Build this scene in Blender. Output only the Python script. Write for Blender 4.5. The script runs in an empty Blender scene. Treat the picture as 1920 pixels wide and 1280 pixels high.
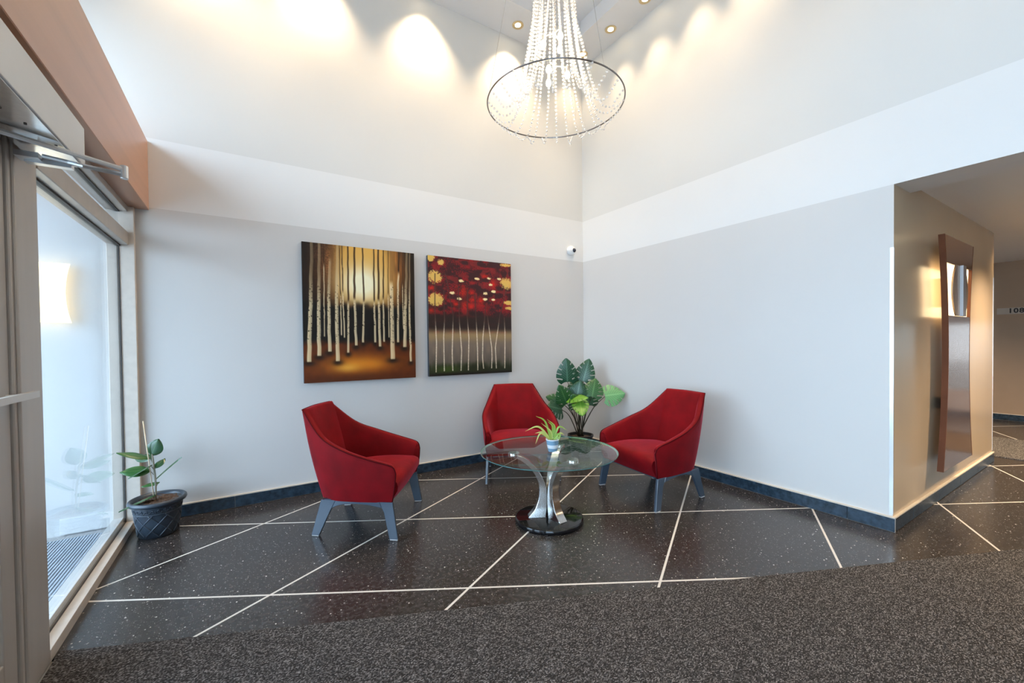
import bpy, bmesh, math, random
import numpy as np
from mathutils import Vector, Matrix
random.seed(7)
scn = bpy.context.scene
COL = scn.collection

# ------------------------------------------------------------------ camera
F_PX, YAW, PITCH, ROLL = 780.9, 0.5653, -0.0162, -0.0112
CAM = Vector((-3.5155, -3.8833, 1.25))
Fv = Vector((math.sin(YAW)*math.cos(PITCH), math.cos(YAW)*math.cos(PITCH), math.sin(PITCH)))
Rv = Vector((math.cos(YAW), -math.sin(YAW), 0)); Uv = Rv.cross(Fv)
R2 = Rv*math.cos(ROLL) + Uv*math.sin(ROLL); U2 = -Rv*math.sin(ROLL) + Uv*math.cos(ROLL)
cd = bpy.data.cameras.new('camera'); cam = bpy.data.objects.new('camera', cd); COL.objects.link(cam)
cd.sensor_width = 36; cd.lens = F_PX/1920*36; cd.shift_y = 16.3/1920; cd.clip_start = 0.02
cam.matrix_world = Matrix(((R2.x, U2.x, -Fv.x, CAM.x), (R2.y, U2.y, -Fv.y, CAM.y), (R2.z, U2.z, -Fv.z, CAM.z), (0, 0, 0, 1)))
scn.camera = cam

# ------------------------------------------------------------------ world, large lights, exposure
w = bpy.data.worlds.new('sky'); scn.world = w; w.use_nodes = True
bg = w.node_tree.nodes['Background']
bg.inputs['Color'].default_value = (0.58, 0.78, 1.0, 1)
bg.inputs['Strength'].default_value = 9.8
scn.view_settings.view_transform = 'Standard'; scn.view_settings.look = 'None'
scn.view_settings.gamma = 1; scn.view_settings.use_curve_mapping = False
scn.view_settings.exposure = 0.35
scn.cycles.use_denoising = True
scn.cycles.max_bounces = 10; scn.cycles.diffuse_bounces = 5; scn.cycles.glossy_bounces = 4
scn.cycles.transparent_max_bounces = 16
scn.cycles.caustics_reflective = False; scn.cycles.caustics_refractive = False
scn.cycles.sample_clamp_indirect = 6.0

def portal(name, loc, sx, sy, rot):
    l = bpy.data.lights.new(name, 'AREA'); l.shape = 'RECTANGLE'; l.size = sx; l.size_y = sy
    l.cycles.is_portal = True
    o = bpy.data.objects.new(name, l); COL.objects.link(o); o.location = loc; o.rotation_euler = rot
    return o
WARM = (1.0, 0.75, 0.47)

# dimensions (metres)
SX = -4.20                       # storefront frame front
GX = -4.25                       # glass plane
HX = -4.089                      # header front
D = -2.933                       # hall wall face
Z1, Z2, ZC = 2.243, 2.736, 4.5975
YB = -6.6                        # rear end of the lobby
portal('daylight_portal_clerestory', (-5.06, -3.3, Z2+.40), .8, 6.5, (0, -math.pi/2, 0))
portal('daylight_portal_hall', (6.36, -4.05, .95), 1.1, .95, (0, math.pi/2, 0))
portal('daylight_portal_entrance', (-6.45, -1.85, 1.31), 2.6, 3.9, (0, -math.pi/2, 0))

# ------------------------------------------------------------------ materials
def new_mat(name):
    m = bpy.data.materials.new(name); m.use_nodes = True
    return m, m.node_tree.nodes, m.node_tree.links, m.node_tree.nodes['Principled BSDF']
def setp(b, **k):
    for n, v in k.items():
        n = n.replace('_', ' ')
        if n in b.inputs: b.inputs[n].default_value = v
def mat(name, col, rough=0.5, metal=0.0, var=0.08, scale=6.0, bump=0.0, bscale=80.0, stretch=None, **k):
    m, N, L, b = new_mat(name)
    setp(b, Roughness=rough, Metallic=metal)
    for kk, v in k.items(): b.inputs[kk.replace('_', ' ')].default_value = v
    tc = N.new('ShaderNodeTexCoord'); mp = N.new('ShaderNodeMapping'); L.new(tc.outputs['Object'], mp.inputs['Vector'])
    if stretch: mp.inputs['Scale'].default_value = stretch
    nz = N.new('ShaderNodeTexNoise'); nz.inputs['Scale'].default_value = scale; nz.inputs['Detail'].default_value = 4
    L.new(mp.outputs['Vector'], nz.inputs['Vector'])
    cr = N.new('ShaderNodeValToRGB')
    c = Vector(col[:3])
    cr.color_ramp.elements[0].position = 0.3; cr.color_ramp.elements[1].position = 0.7
    cr.color_ramp.elements[0].color = (*(c*(1-var)), 1); cr.color_ramp.elements[1].color = (*[min(1, x) for x in c*(1+var)], 1)
    L.new(nz.outputs['Fac'], cr.inputs['Fac']); L.new(cr.outputs['Color'], b.inputs['Base Color'])
    if bump > 0:
        n2 = N.new('ShaderNodeTexNoise'); n2.inputs['Scale'].default_value = bscale; n2.inputs['Detail'].default_value = 3
        L.new(mp.outputs['Vector'], n2.inputs['Vector'])
        bp = N.new('ShaderNodeBump'); bp.inputs['Strength'].default_value = bump; bp.inputs['Distance'].default_value = 0.004
        L.new(n2.outputs['Fac'], bp.inputs['Height']); L.new(bp.outputs['Normal'], b.inputs['Normal'])
    return m
def emit(name, col, strength):
    m, N, L, b = new_mat(name)
    setp(b, Roughness=0.4); b.inputs['Base Color'].default_value = (*col, 1)
    b.inputs['Emission Color'].default_value = (*col, 1); b.inputs['Emission Strength'].default_value = strength
    return m
def glass_mat(name, tint, ior=1.5, rough=0.0, boost=1.0):
    m, N, L, b = new_mat(name); N.remove(b)
    out = N['Material Output']
    tr = N.new('ShaderNodeBsdfTransparent'); tr.inputs['Color'].default_value = (*tint, 1)
    gl = N.new('ShaderNodeBsdfGlossy'); gl.inputs['Roughness'].default_value = rough
    fr = N.new('ShaderNodeFresnel'); fr.inputs['IOR'].default_value = ior
    gm = N.new('ShaderNodeNewGeometry'); mr = N.new('ShaderNodeMapRange'); mr.inputs[3].default_value = ior; mr.inputs[4].default_value = 1/ior
    L.new(gm.outputs['Backfacing'], mr.inputs[0]); L.new(mr.outputs[0], fr.inputs['IOR'])     # same reflectance from both sides of a pane
    mu = N.new('ShaderNodeMath'); mu.operation = 'MULTIPLY'; mu.use_clamp = True; mu.inputs[1].default_value = boost
    L.new(fr.outputs['Fac'], mu.inputs[0])
    mx = N.new('ShaderNodeMixShader'); L.new(mu.outputs[0], mx.inputs['Fac']); L.new(tr.outputs[0], mx.inputs[1]); L.new(gl.outputs[0], mx.inputs[2])
    L.new(mx.outputs[0], out.inputs['Surface'])
    return m

M = {}
M['wall_low'] = mat('paint_greige_lower', (0.62, 0.60, 0.575), 0.45, var=0.012, scale=1.5, bump=0.03, bscale=220)
M['wall_band'] = mat('paint_white_band', (0.74, 0.73, 0.71), 0.5, var=0.01, scale=1.5, bump=0.03, bscale=220)
M['wall_up'] = mat('paint_offwhite_upper', (0.66, 0.65, 0.62), 0.5, var=0.01, scale=1.5, bump=0.03, bscale=220)
M['ceil'] = mat('paint_ceiling', (0.74, 0.73, 0.72), 0.7, var=0.01, scale=2)
M['hallwall'] = mat('paint_satin_beige', (0.52, 0.40, 0.27), 0.22, var=0.03, scale=2, stretch=(1, 1, .3), bump=0.02, bscale=160, Specular_IOR_Level=0.7)
M['hallfar'] = mat('paint_brown_hall', (0.34, 0.235, 0.15), 0.5, var=0.03)
M['base'] = mat('baseboard_slate', (0.020, 0.038, 0.058), 0.25, var=0.55, scale=28, bump=0.05, bscale=90)
M['caulk'] = mat('baseboard_cap_cream', (0.60, 0.53, 0.44), 0.5)
M['header'] = mat('header_cherry_laminate', (0.50, 0.27, 0.17), 0.34, var=0.07, scale=3, stretch=(1, .2, 6))
M['alu'] = mat('aluminium_champagne', (0.50, 0.45, 0.40), 0.42, metal=0.35, var=0.05, scale=12, stretch=(1, 1, .1))
M['aludark'] = mat('gasket_dark', (0.05, 0.045, 0.04), 0.6)
M['alusill'] = mat('aluminium_sill', (0.66, 0.58, 0.50), 0.38, metal=0.2, var=0.05, scale=20)
M['opbox'] = mat('operator_housing', (0.66, 0.64, 0.61), 0.4, metal=0.2, var=0.03)
M['chromed'] = mat('zinc_arm', (0.60, 0.60, 0.60), 0.28, metal=0.9, var=0.06, scale=30)
M['velvet'] = mat('velvet_red', (0.175, 0.0014, 0.004), 0.75, var=0.22, scale=7, bump=0.25, bscale=30, Sheen_Weight=0.32, Sheen_Roughness=0.35, Sheen_Tint=(1.0, 0.16, 0.26, 1), Specular_IOR_Level=0.15)
M['piping'] = mat('velvet_piping', (0.07, 0.001, 0.003), 0.8, Specular_IOR_Level=0.1)
M['legs'] = mat('painted_steel_legs', (0.045, 0.066, 0.095), 0.22, var=0.08, Specular_IOR_Level=0.9)
M['pad'] = mat('foot_pad', (0.55, 0.55, 0.55), 0.5)
M['steel'] = mat('brushed_stainless', (0.72, 0.71, 0.69), 0.17, metal=1.0, var=0.06, scale=40, stretch=(1, 1, .1))
M['chrome'] = mat('polished_chrome', (0.82, 0.82, 0.82), 0.07, metal=1.0, var=0.01)
M['blackbase'] = mat('black_lacquer', (0.006, 0.006, 0.007), 0.06, var=0.1)
M['tglass'] = glass_mat('table_glass', (0.93, 0.975, 0.96), 1.5, boost=0.95)
M['tedge'] = mat('glass_edge_teal', (0.10, 0.26, 0.25), 0.08, var=0.05, Transmission_Weight=0.4)
M['glass'] = glass_mat('window_glass', (0.965, 0.98, 0.985), 1.5, boost=1.0)
M['tinted'] = glass_mat('tinted_glass', (0.36, 0.35, 0.33), 1.5)
M['soil'] = mat('potting_soil', (0.075, 0.04, 0.022), 0.95, var=0.7, scale=90, bump=1.0, bscale=140)
M['potblue'] = mat('pot_charcoal_plastic', (0.030, 0.042, 0.058), 0.32, var=0.15, scale=14)
M['potdark'] = mat('pot_black', (0.012, 0.011, 0.011), 0.4)
M['potwhite'] = mat('pot_white_glaze', (0.72, 0.76, 0.80), 0.2)
M['potblueband'] = mat('pot_blue_glaze', (0.20, 0.34, 0.46), 0.2)
M['stem_dark'] = mat('stem_dark', (0.030, 0.028, 0.016), 0.5)
M['stem_grey'] = mat('stem_greybrown', (0.22, 0.20, 0.15), 0.6)
M['stake'] = mat('bamboo_stake', (0.62, 0.50, 0.34), 0.5)
M['strip'] = mat('terrazzo_divider', (0.62, 0.59, 0.55), 0.3, var=0.05)
M['copper'] = mat('copper_brown_panel', (0.40, 0.22, 0.14), 0.16, metal=0.9, var=0.06, scale=5, stretch=(6, 6, .4))
M['shield'] = mat('bronze_shield', (0.42, 0.30, 0.19), 0.38, metal=0.6, var=0.05)
M['fin'] = mat('satin_nickel_fin', (0.42, 0.41, 0.42), 0.42, metal=0.7, var=0.05)
M['copperedge'] = mat('walnut_edge', (0.15, 0.05, 0.02), 0.55, var=0.15, Specular_IOR_Level=0.2)
M['sconce_glow'] = emit('sconce_diffuser', (1.0, 0.80, 0.48), 2.3)
M['bulb'] = emit('chandelier_bulb', (1.0, 0.84, 0.60), 25.0)
M['lampglow'] = emit('downlight_lamp', (1.0, 0.80, 0.50), 30.0)
M['brass'] = mat('downlight_reflector', (0.72, 0.56, 0.32), 0.3, metal=0.8)
M['whitepl'] = mat('white_plastic', (0.80, 0.80, 0.79), 0.35, var=0.02)
M['dome'] = mat('smoked_dome', (0.02, 0.02, 0.035), 0.06)
M['ringdark'] = mat('ring_nickel', (0.22, 0.20, 0.19), 0.25, metal=0.9)
M['wire'] = mat('steel_wire', (0.55, 0.52, 0.48), 0.35, metal=0.8)
M['canvas_edge'] = mat('canvas_edge_dark', (0.03, 0.035, 0.045), 0.5)
M['plate'] = mat('sign_plate', (0.42, 0.36, 0.29), 0.4)
M['ink'] = mat('sign_black', (0.01, 0.01, 0.01), 0.5)
M['vestwall'] = mat('vestibule_paint', (0.66, 0.66, 0.65), 0.5, var=0.01)
M['grate'] = mat('mat_rubber_blue', (0.09, 0.12, 0.16), 0.5)
M['gratebar'] = mat('mat_aluminium_bar', (0.55, 0.62, 0.70), 0.4, metal=0.3)
M['pave'] = mat('outdoor_paving', (0.45, 0.44, 0.43), 0.9, var=0.15, scale=2)
M['guard'] = mat('corner_guard_steel', (0.86, 0.87, 0.88), 0.22, metal=0.6, var=0.01)

# bead: mostly clear, with sparkle
m, N, L, b = new_mat('crystal_bead'); N.remove(b)
tr = N.new('ShaderNodeBsdfTransparent'); tr.inputs['Color'].default_value = (0.95, 0.95, 0.95, 1)
gl = N.new('ShaderNodeBsdfGlossy'); gl.inputs['Roughness'].default_value = 0.08
df = N.new('ShaderNodeBsdfTranslucent'); df.inputs['Color'].default_value = (0.95, 0.94, 0.92, 1)
d2 = N.new('ShaderNodeBsdfDiffuse'); d2.inputs['Color'].default_value = (0.9, 0.9, 0.9, 1)
a1 = N.new('ShaderNodeMixShader'); a1.inputs[0].default_value = 0.5; L.new(df.outputs[0], a1.inputs[1]); L.new(d2.outputs[0], a1.inputs[2])
a2 = N.new('ShaderNodeMixShader'); a2.inputs[0].default_value = 0.3; L.new(a1.outputs[0], a2.inputs[1]); L.new(gl.outputs[0], a2.inputs[2])
a3 = N.new('ShaderNodeMixShader'); a3.inputs[0].default_value = 0.6; L.new(tr.outputs[0], a3.inputs[1]); L.new(a2.outputs[0], a3.inputs[2])
L.new(a3.outputs[0], N['Material Output'].inputs['Surface']); M['bead'] = m

# terrazzo
m, N, L, b = new_mat('black_terrazzo')
setp(b, Roughness=0.24); b.inputs['Specular IOR Level'].default_value = 0.5
tc = N.new('ShaderNodeTexCoord')
def speck(scale, thr, rnd):
    v = N.new('ShaderNodeTexVoronoi'); v.inputs['Scale'].default_value = scale; L.new(tc.outputs['Object'], v.inputs['Vector'])
    lt = N.new('ShaderNodeMath'); lt.operation = 'LESS_THAN'; lt.inputs[1].default_value = thr; L.new(v.outputs['Distance'], lt.inputs[0])
    sp = N.new('ShaderNodeSeparateColor'); L.new(v.outputs['Color'], sp.inputs[0])
    gt = N.new('ShaderNodeMath'); gt.operation = 'GREATER_THAN'; gt.inputs[1].default_value = rnd; L.new(sp.outputs[0], gt.inputs[0])
    mu = N.new('ShaderNodeMath'); mu.operation = 'MULTIPLY'; L.new(lt.outputs[0], mu.inputs[0]); L.new(gt.outputs[0], mu.inputs[1])
    m2 = N.new('ShaderNodeMath'); m2.operation = 'MULTIPLY'; L.new(mu.outputs[0], m2.inputs[0]); L.new(sp.outputs[1], m2.inputs[1])
    return m2
s1 = speck(38, 0.13, 0.55); s2 = speck(110, 0.24, 0.55); s3 = speck(14, 0.055, 0.4)
ad = N.new('ShaderNodeMath'); ad.operation = 'ADD'; L.new(s1.outputs[0], ad.inputs[0]); L.new(s3.outputs[0], ad.inputs[1])
hm = N.new('ShaderNodeMath'); hm.operation = 'MULTIPLY'; hm.inputs[1].default_value = 0.30; L.new(s2.outputs[0], hm.inputs[0])
ad2 = N.new('ShaderNodeMath'); ad2.operation = 'ADD'; ad2.use_clamp = True; L.new(ad.outputs[0], ad2.inputs[0]); L.new(hm.outputs[0], ad2.inputs[1])
nz = N.new('ShaderNodeTexNoise'); nz.inputs['Scale'].default_value = 45; nz.inputs['Detail'].default_value = 5; L.new(tc.outputs['Object'], nz.inputs['Vector'])
cr = N.new('ShaderNodeValToRGB'); cr.color_ramp.elements[0].color = (0.017, 0.0148, 0.0142, 1); cr.color_ramp.elements[1].color = (0.055, 0.048, 0.046, 1)
cr.color_ramp.elements[0].position = .35; cr.color_ramp.elements[1].position = .7
L.new(nz.outputs['Fac'], cr.inputs['Fac'])
mx = N.new('ShaderNodeMix'); mx.data_type = 'RGBA'; L.new(ad2.outputs[0], mx.inputs[0]); L.new(cr.outputs['Color'], mx.inputs[6]); mx.inputs[7].default_value = (0.75, 0.70, 0.64, 1)
L.new(mx.outputs[2], b.inputs['Base Color'])
M['terrazzo'] = m

# carpet weave
m, N, L, b = new_mat('charcoal_loop_carpet')
setp(b, Roughness=0.95); b.inputs['Specular IOR Level'].default_value = 0.1
tc = N.new('ShaderNodeTexCoord'); mp = N.new('ShaderNodeMapping'); mp.inputs['Rotation'].default_value = (0, 0, math.radians(-38)); L.new(tc.outputs['Object'], mp.inputs['Vector'])
mp.inputs['Scale'].default_value = (0.8, 1.5, 1)
v = N.new('ShaderNodeTexVoronoi'); v.inputs['Scale'].default_value = 165; v.inputs['Randomness'].default_value = 0.3; L.new(mp.outputs[0], v.inputs['Vector'])
nz = N.new('ShaderNodeTexNoise'); nz.inputs['Scale'].default_value = 330; nz.inputs['Detail'].default_value = 2; L.new(mp.outputs[0], nz.inputs['Vector'])
sp = N.new('ShaderNodeSeparateColor'); L.new(v.outputs['Color'], sp.inputs[0])
q1 = N.new('ShaderNodeMath'); q1.operation = 'MULTIPLY_ADD'; q1.inputs[1].default_value = -0.9; q1.inputs[2].default_value = 0.72; L.new(v.outputs['Distance'], q1.inputs[0])
q2 = N.new('ShaderNodeMath'); q2.operation = 'MULTIPLY_ADD'; q2.inputs[1].default_value = 0.38; L.new(sp.outputs[0], q2.inputs[0]); L.new(q1.outputs[0], q2.inputs[2])
q3 = N.new('ShaderNodeMath'); q3.operation = 'MULTIPLY_ADD'; q3.inputs[1].default_value = 0.32; L.new(nz.outputs['Fac'], q3.inputs[0]); L.new(q2.outputs[0], q3.inputs[2])
cr = N.new('ShaderNodeValToRGB'); e = cr.color_ramp.elements
e[0].position = 0.5; e[0].color = (0.024, 0.022, 0.0215, 1); e[1].position = 1.0; e[1].color = (0.46, 0.43, 0.42, 1)
ee = e.new(0.72); ee.color = (0.145, 0.134, 0.132, 1)
L.new(q3.outputs[0], cr.inputs['Fac']); L.new(cr.outputs['Color'], b.inputs['Base Color'])
bp = N.new('ShaderNodeBump'); bp.inputs['Strength'].default_value = 0.8; bp.inputs['Distance'].default_value = 0.004; L.new(q1.outputs[0], bp.inputs['Height']); L.new(bp.outputs[0], b.inputs['Normal'])
M['carpet'] = m

def leaf_mat(name, dark, light, rough=0.35, veins=9.0):
    m, N, L, b = new_mat(name)
    setp(b, Roughness=rough)
    uv = N.new('ShaderNodeUVMap'); sx = N.new('ShaderNodeSeparateXYZ'); L.new(uv.outputs[0], sx.inputs[0])
    ab = N.new('ShaderNodeMath'); ab.operation = 'ABSOLUTE'; L.new(sx.outputs[0], ab.inputs[0])
    # side veins: sin((v - 0.5*|u|) * veins * 2pi), midrib: |u| small
    ma = N.new('ShaderNodeMath'); ma.operation = 'MULTIPLY_ADD'; ma.inputs[1].default_value = -0.45; L.new(ab.outputs[0], ma.inputs[0]); L.new(sx.outputs[1], ma.inputs[2])
    mb = N.new('ShaderNodeMath'); mb.operation = 'MULTIPLY'; mb.inputs[1].default_value = veins*6.283; L.new(ma.outputs[0], mb.inputs[0])
    sn = N.new('ShaderNodeMath'); sn.operation = 'SINE'; L.new(mb.outputs[0], sn.inputs[0])
    pw = N.new('ShaderNodeMapRange'); pw.inputs[1].default_value = 0.55; pw.inputs[2].default_value = 1.0; pw.inputs[4].default_value = 0.55; L.new(sn.outputs[0], pw.inputs[0])
    mr = N.new('ShaderNodeMapRange'); mr.inputs[1].default_value = 0.0; mr.inputs[2].default_value = 0.10; mr.inputs[3].default_value = 0.9; mr.inputs[4].default_value = 0.0; L.new(ab.outputs[0], mr.inputs[0])
    mxx = N.new('ShaderNodeMath'); mxx.operation = 'MAXIMUM'; L.new(pw.outputs[0], mxx.inputs[0]); L.new(mr.outputs[0], mxx.inputs[1])
    mc = N.new('ShaderNodeMix'); mc.data_type = 'RGBA'; L.new(mxx.outputs[0], mc.inputs[0]); mc.inputs[6].default_value = (*dark, 1); mc.inputs[7].default_value = (*light, 1)
    L.new(mc.outputs[2], b.inputs['Base Color'])
    return m
M['mon_dark'] = leaf_mat('monstera_dark', (0.008, 0.055, 0.022), (0.10, 0.21, 0.13), 0.32)
M['mon_mid'] = leaf_mat('monstera_mid', (0.018, 0.085, 0.022), (0.11, 0.24, 0.09), 0.35)
M['mon_bright'] = leaf_mat('monstera_bright', (0.10, 0.26, 0.02), (0.22, 0.38, 0.06), 0.4)
M['mon_pale'] = leaf_mat('monstera_pale', (0.09, 0.27, 0.10), (0.20, 0.42, 0.20), 0.4)
M['rub'] = leaf_mat('rubber_leaf', (0.012, 0.055, 0.018), (0.07, 0.15, 0.05), 0.22, 14)
M['rub2'] = leaf_mat('rubber_leaf_light', (0.03, 0.12, 0.03), (0.14, 0.22, 0.07), 0.25, 14)
M['spider'] = leaf_mat('spider_leaf', (0.20, 0.34, 0.03), (0.62, 0.62, 0.12), 0.4, 0.2)
M['spider_y'] = leaf_mat('spider_leaf_yellow', (0.42, 0.45, 0.10), (0.72, 0.68, 0.22), 0.4, 0.2)

# ------------------------------------------------------------------ mesh helpers
def link(name, verts, faces, mats, parent=None, smooth=False, fm=None, uvs=None):
    me = bpy.data.meshes.new(name)
    me.from_pydata([tuple(v) for v in verts], [], faces)
    for mm in (mats if isinstance(mats, (list, tuple)) else [mats]): me.materials.append(mm)
    if fm is not None: me.polygons.foreach_set('material_index', fm)
    if smooth: me.polygons.foreach_set('use_smooth', [True]*len(me.polygons))
    if uvs is not None:
        ul = me.uv_layers.new(name='UVMap')
        for lp in me.loops: ul.data[lp.index].uv = uvs[lp.vertex_index]
    me.update()
    o = bpy.data.objects.new(name, me); COL.objects.link(o)
    if parent: o.parent = parent
    return o
class MB:
    def __init__(s): s.v = []; s.f = []; s.m = []
    def add(s, vs, fs, mi=0):
        k = len(s.v); s.v += [tuple(a) for a in vs]; s.f += [tuple(i+k for i in f) for f in fs]; s.m += [mi]*len(fs); return s
    def box(s, x0, x1, y0, y1, z0, z1, mi=0):
        x0, x1 = min(x0, x1), max(x0, x1); y0, y1 = min(y0, y1), max(y0, y1); z0, z1 = min(z0, z1), max(z0, z1)
        vs = [(x, y, z) for x in (x0, x1) for y in (y0, y1) for z in (z0, z1)]
        return s.add(vs, [(0, 1, 3, 2), (4, 6, 7, 5), (0, 4, 5, 1), (2, 3, 7, 6), (0, 2, 6, 4), (1, 5, 7, 3)], mi)
    def prism(s, poly, fn, h0, h1, mi=0):
        n = len(poly); vs = [fn(p, h0) for p in poly] + [fn(p, h1) for p in poly]
        fs = [tuple(range(n))[::-1], tuple(range(n, 2*n))] + [(i, (i+1) % n, n+(i+1) % n, n+i) for i in range(n)]
        return s.add(vs, fs, mi)
    def tube(s, pts, r, n=8, mi=0, closed=False):
        pts = [Vector(p) for p in pts]; k = len(pts)
        rs = r if isinstance(r, (list, tuple)) else [r]*k
        vs = []; up = None
        for i, p in enumerate(pts):
            a = pts[(i-1) % k] if (closed or i > 0) else p; c = pts[(i+1) % k] if (closed or i < k-1) else p
            t = (c-a).normalized()
            if up is None: up = Vector((0, 0, 1)) if abs(t.z) < .9 else Vector((1, 0, 0))
            e1 = (up - t*up.dot(t)).normalized(); e2 = t.cross(e1); up = e1
            for j in range(n):
                an = 2*math.pi*j/n; vs.append(p + (e1*math.cos(an)+e2*math.sin(an))*rs[i])
        fs = []
        for i in range(k if closed else k-1):
            i2 = (i+1) % k
            for j in range(n): fs.append((i*n+j, i*n+(j+1) % n, i2*n+(j+1) % n, i2*n+j))
        if not closed: fs += [tuple(range(n))[::-1], tuple(range((k-1)*n, k*n))]
        return s.add(vs, fs, mi)
    def lathe(s, prof, n=32, c=(0, 0, 0), mi=0, cap=True):
        vs = []
        for r, z in prof:
            for j in range(n):
                a = 2*math.pi*j/n; vs.append((c[0]+r*math.cos(a), c[1]+r*math.sin(a), c[2]+z))
        fs = []
        for i in range(len(prof)-1):
            for j in range(n): fs.append((i*n+j, i*n+(j+1) % n, (i+1)*n+(j+1) % n, (i+1)*n+j))
        if cap: fs += [tuple(range(n))[::-1], tuple(range((len(prof)-1)*n, len(prof)*n))]
        return s.add(vs, fs, mi)
    def build(s, name, mats, parent=None, smooth=False):
        return link(name, s.v, s.f, mats, parent, smooth, s.m)
def bevel(o, wd, seg=2, ang=40):
    md = o.modifiers.new('bevel', 'BEVEL'); md.width = wd; md.segments = seg; md.limit_method = 'ANGLE'; md.angle_limit = math.radians(ang); return o
def autosmooth(o, ang=40):
    me = o.data; me.polygons.foreach_set('use_smooth', [True]*len(me.polygons))
    bm = bmesh.new(); bm.from_mesh(me)
    for e in bm.edges:
        e.smooth = not (len(e.link_faces) == 2 and e.calc_face_angle(0) > math.radians(ang))
    bm.to_mesh(me); bm.free(); return o
def tag(o, label, cat, group=None):
    o['label'] = label; o['category'] = cat
    if group: o['group'] = group
    return o
def thing(name, label, cat, loc=(0, 0, 0), rz=0, group=None):
    o = bpy.data.objects.new(name, None); COL.objects.link(o); o.location = loc; o.rotation_euler = (0, 0, rz); o.empty_display_size = .1
    return tag(o, label, cat, group)
def struct(o, label=None):
    o['kind'] = 'structure'
    if label: o['label'] = label
    return o
def copy_tree(o, parent=None):
    kids = [c for c in bpy.data.objects if c.parent == o]
    c = o.copy(); COL.objects.link(c); c.parent = parent
    for ch in kids: copy_tree(ch, c)
    return c
def origin_to(o, loc):
    loc = Vector(loc)
    o.data.transform(Matrix.Translation(-loc)); o.location = loc
    return o

# ------------------------------------------------------------------ floor
def clip(poly, a, b, c):            # keep a*x + b*y <= c
    out = []
    for i in range(len(poly)):
        p, q = poly[i], poly[(i+1) % len(poly)]
        dp, dq = a*p[0]+b*p[1]-c, a*q[0]+b*q[1]-c
        if dp <= 0: out.append(p)
        if dp*dq < 0:
            t = dp/(dp-dq); out.append((p[0]+(q[0]-p[0])*t, p[1]+(q[1]-p[1])*t))
    return out
CS, CC = -0.4385, -1.487 - 0.4385*4.122      # carpet edge: y = CS*x + CC
def carpet_y(x): return CS*x + CC
REG = [[(1, 0, 0), (-1, 0, 4.30), (0, 1, 0), (0, -1, 6.6)],
       [(-1, 0, 0), (1, 0, 6.2), (0, 1, D), (0, -1, 6.6)],
       [(-1, 0, -2.85), (1, 0, 6.2), (0, 1, 0.4), (0, -1, -D)]]
floor = struct(MB().box(-4.30, 6.25, YB, 0.45, -0.06, -0.012).build('floor', M['strip']), 'black speckled terrazzo floor with a diamond lattice of white divider strips')
TN = math.tan(math.radians(30)); CA0, CB0 = -1.462, 0.515; HW = 0.0062
hk = HW/math.cos(math.radians(30))
npan = 0
for i in range(-6, 9):
    for j in range(-9, 6):
        # between A lines i, i+1 and B lines j, j+1 (A: y=-TN x + c, B: y=TN x + c)
        a0, a1 = CA0+i*1.0+hk, CA0+(i+1)*1.0-hk; b0, b1 = CB0+j*0.997+hk, CB0+(j+1)*0.997-hk
        def X(ca, cb): return ((ca-cb)/(2*TN), (ca+cb)/2)
        rh = [X(a0, b0), X(a1, b0), X(a1, b1), X(a0, b1)]
        mb = MB()
        for rg in REG:
            p = list(rh)
            for (a, bb, c) in rg:
                p = clip(p, a, bb, c)
                if not p: break
            if p: p = clip(p, CS, -1, -CC + 0.03)       # above the carpet edge (slightly under it)
            if len(p) >= 3:
                ar = abs(sum(p[k][0]*p[(k+1) % len(p)][1]-p[(k+1) % len(p)][0]*p[k][1] for k in range(len(p))))/2
                if ar > 0.002:
                    if sum(p[k][0]*p[(k+1) % len(p)][1]-p[(k+1) % len(p)][0]*p[k][1] for k in range(len(p))) < 0: p = p[::-1]
                    mb.prism(p, lambda q, h: (q[0], q[1], h), -0.012, 0.0)
        if mb.v:
            mb.build('terrazzo_panel', M['terrazzo'], floor); npan += 1
for fam, sgn in (('A', -1), ('B', 1)):
    for i in range(-9, 9):
        c = (CA0+i*1.0) if sgn < 0 else (CB0+i*0.997)
        mb = MB()
        for rg in REG:
            p = [(-9, sgn*TN*-9+c-hk), (9, sgn*TN*9+c-hk), (9, sgn*TN*9+c+hk), (-9, sgn*TN*-9+c+hk)]
            for (a, bb, cc) in rg:
                p = clip(p, a, bb, cc)
                if not p: break
            if p: p = clip(p, CS, -1, -CC + 0.03)
            if len(p) >= 3: mb.prism(p, lambda q, h: (q[0], q[1], h), -0.012, 0.0002 if sgn < 0 else 0.0)
        if mb.v: mb.build('divider_strip', M['strip'], floor)

# carpet over the near side
def carpet_poly():
    return [(-4.19, carpet_y(-4.19)), (0.0, carpet_y(0.0)), (2.2, carpet_y(2.2)), (2.2, YB+.02), (-4.19, YB+.02)]
cp = MB().prism(carpet_poly()[::-1], lambda q, h: (q[0], q[1], h), 0.0008, 0.010).build('entrance_carpet', M['carpet'])
tag(cp, 'large charcoal woven loop carpet covering the foreground floor', 'carpet')
hc = MB().prism([(3.12, -2.88), (3.12, -4.9), (4.4, -4.9), (4.4, -2.3), (3.12, -2.3)][::-1], lambda q, h: (q[0], q[1], h), 0.0008, 0.009).build('hall_carpet', M['carpet'])
tag(hc, 'brown grey carpet runner in the hallway beyond the glossy beige wall', 'carpet')

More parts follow.
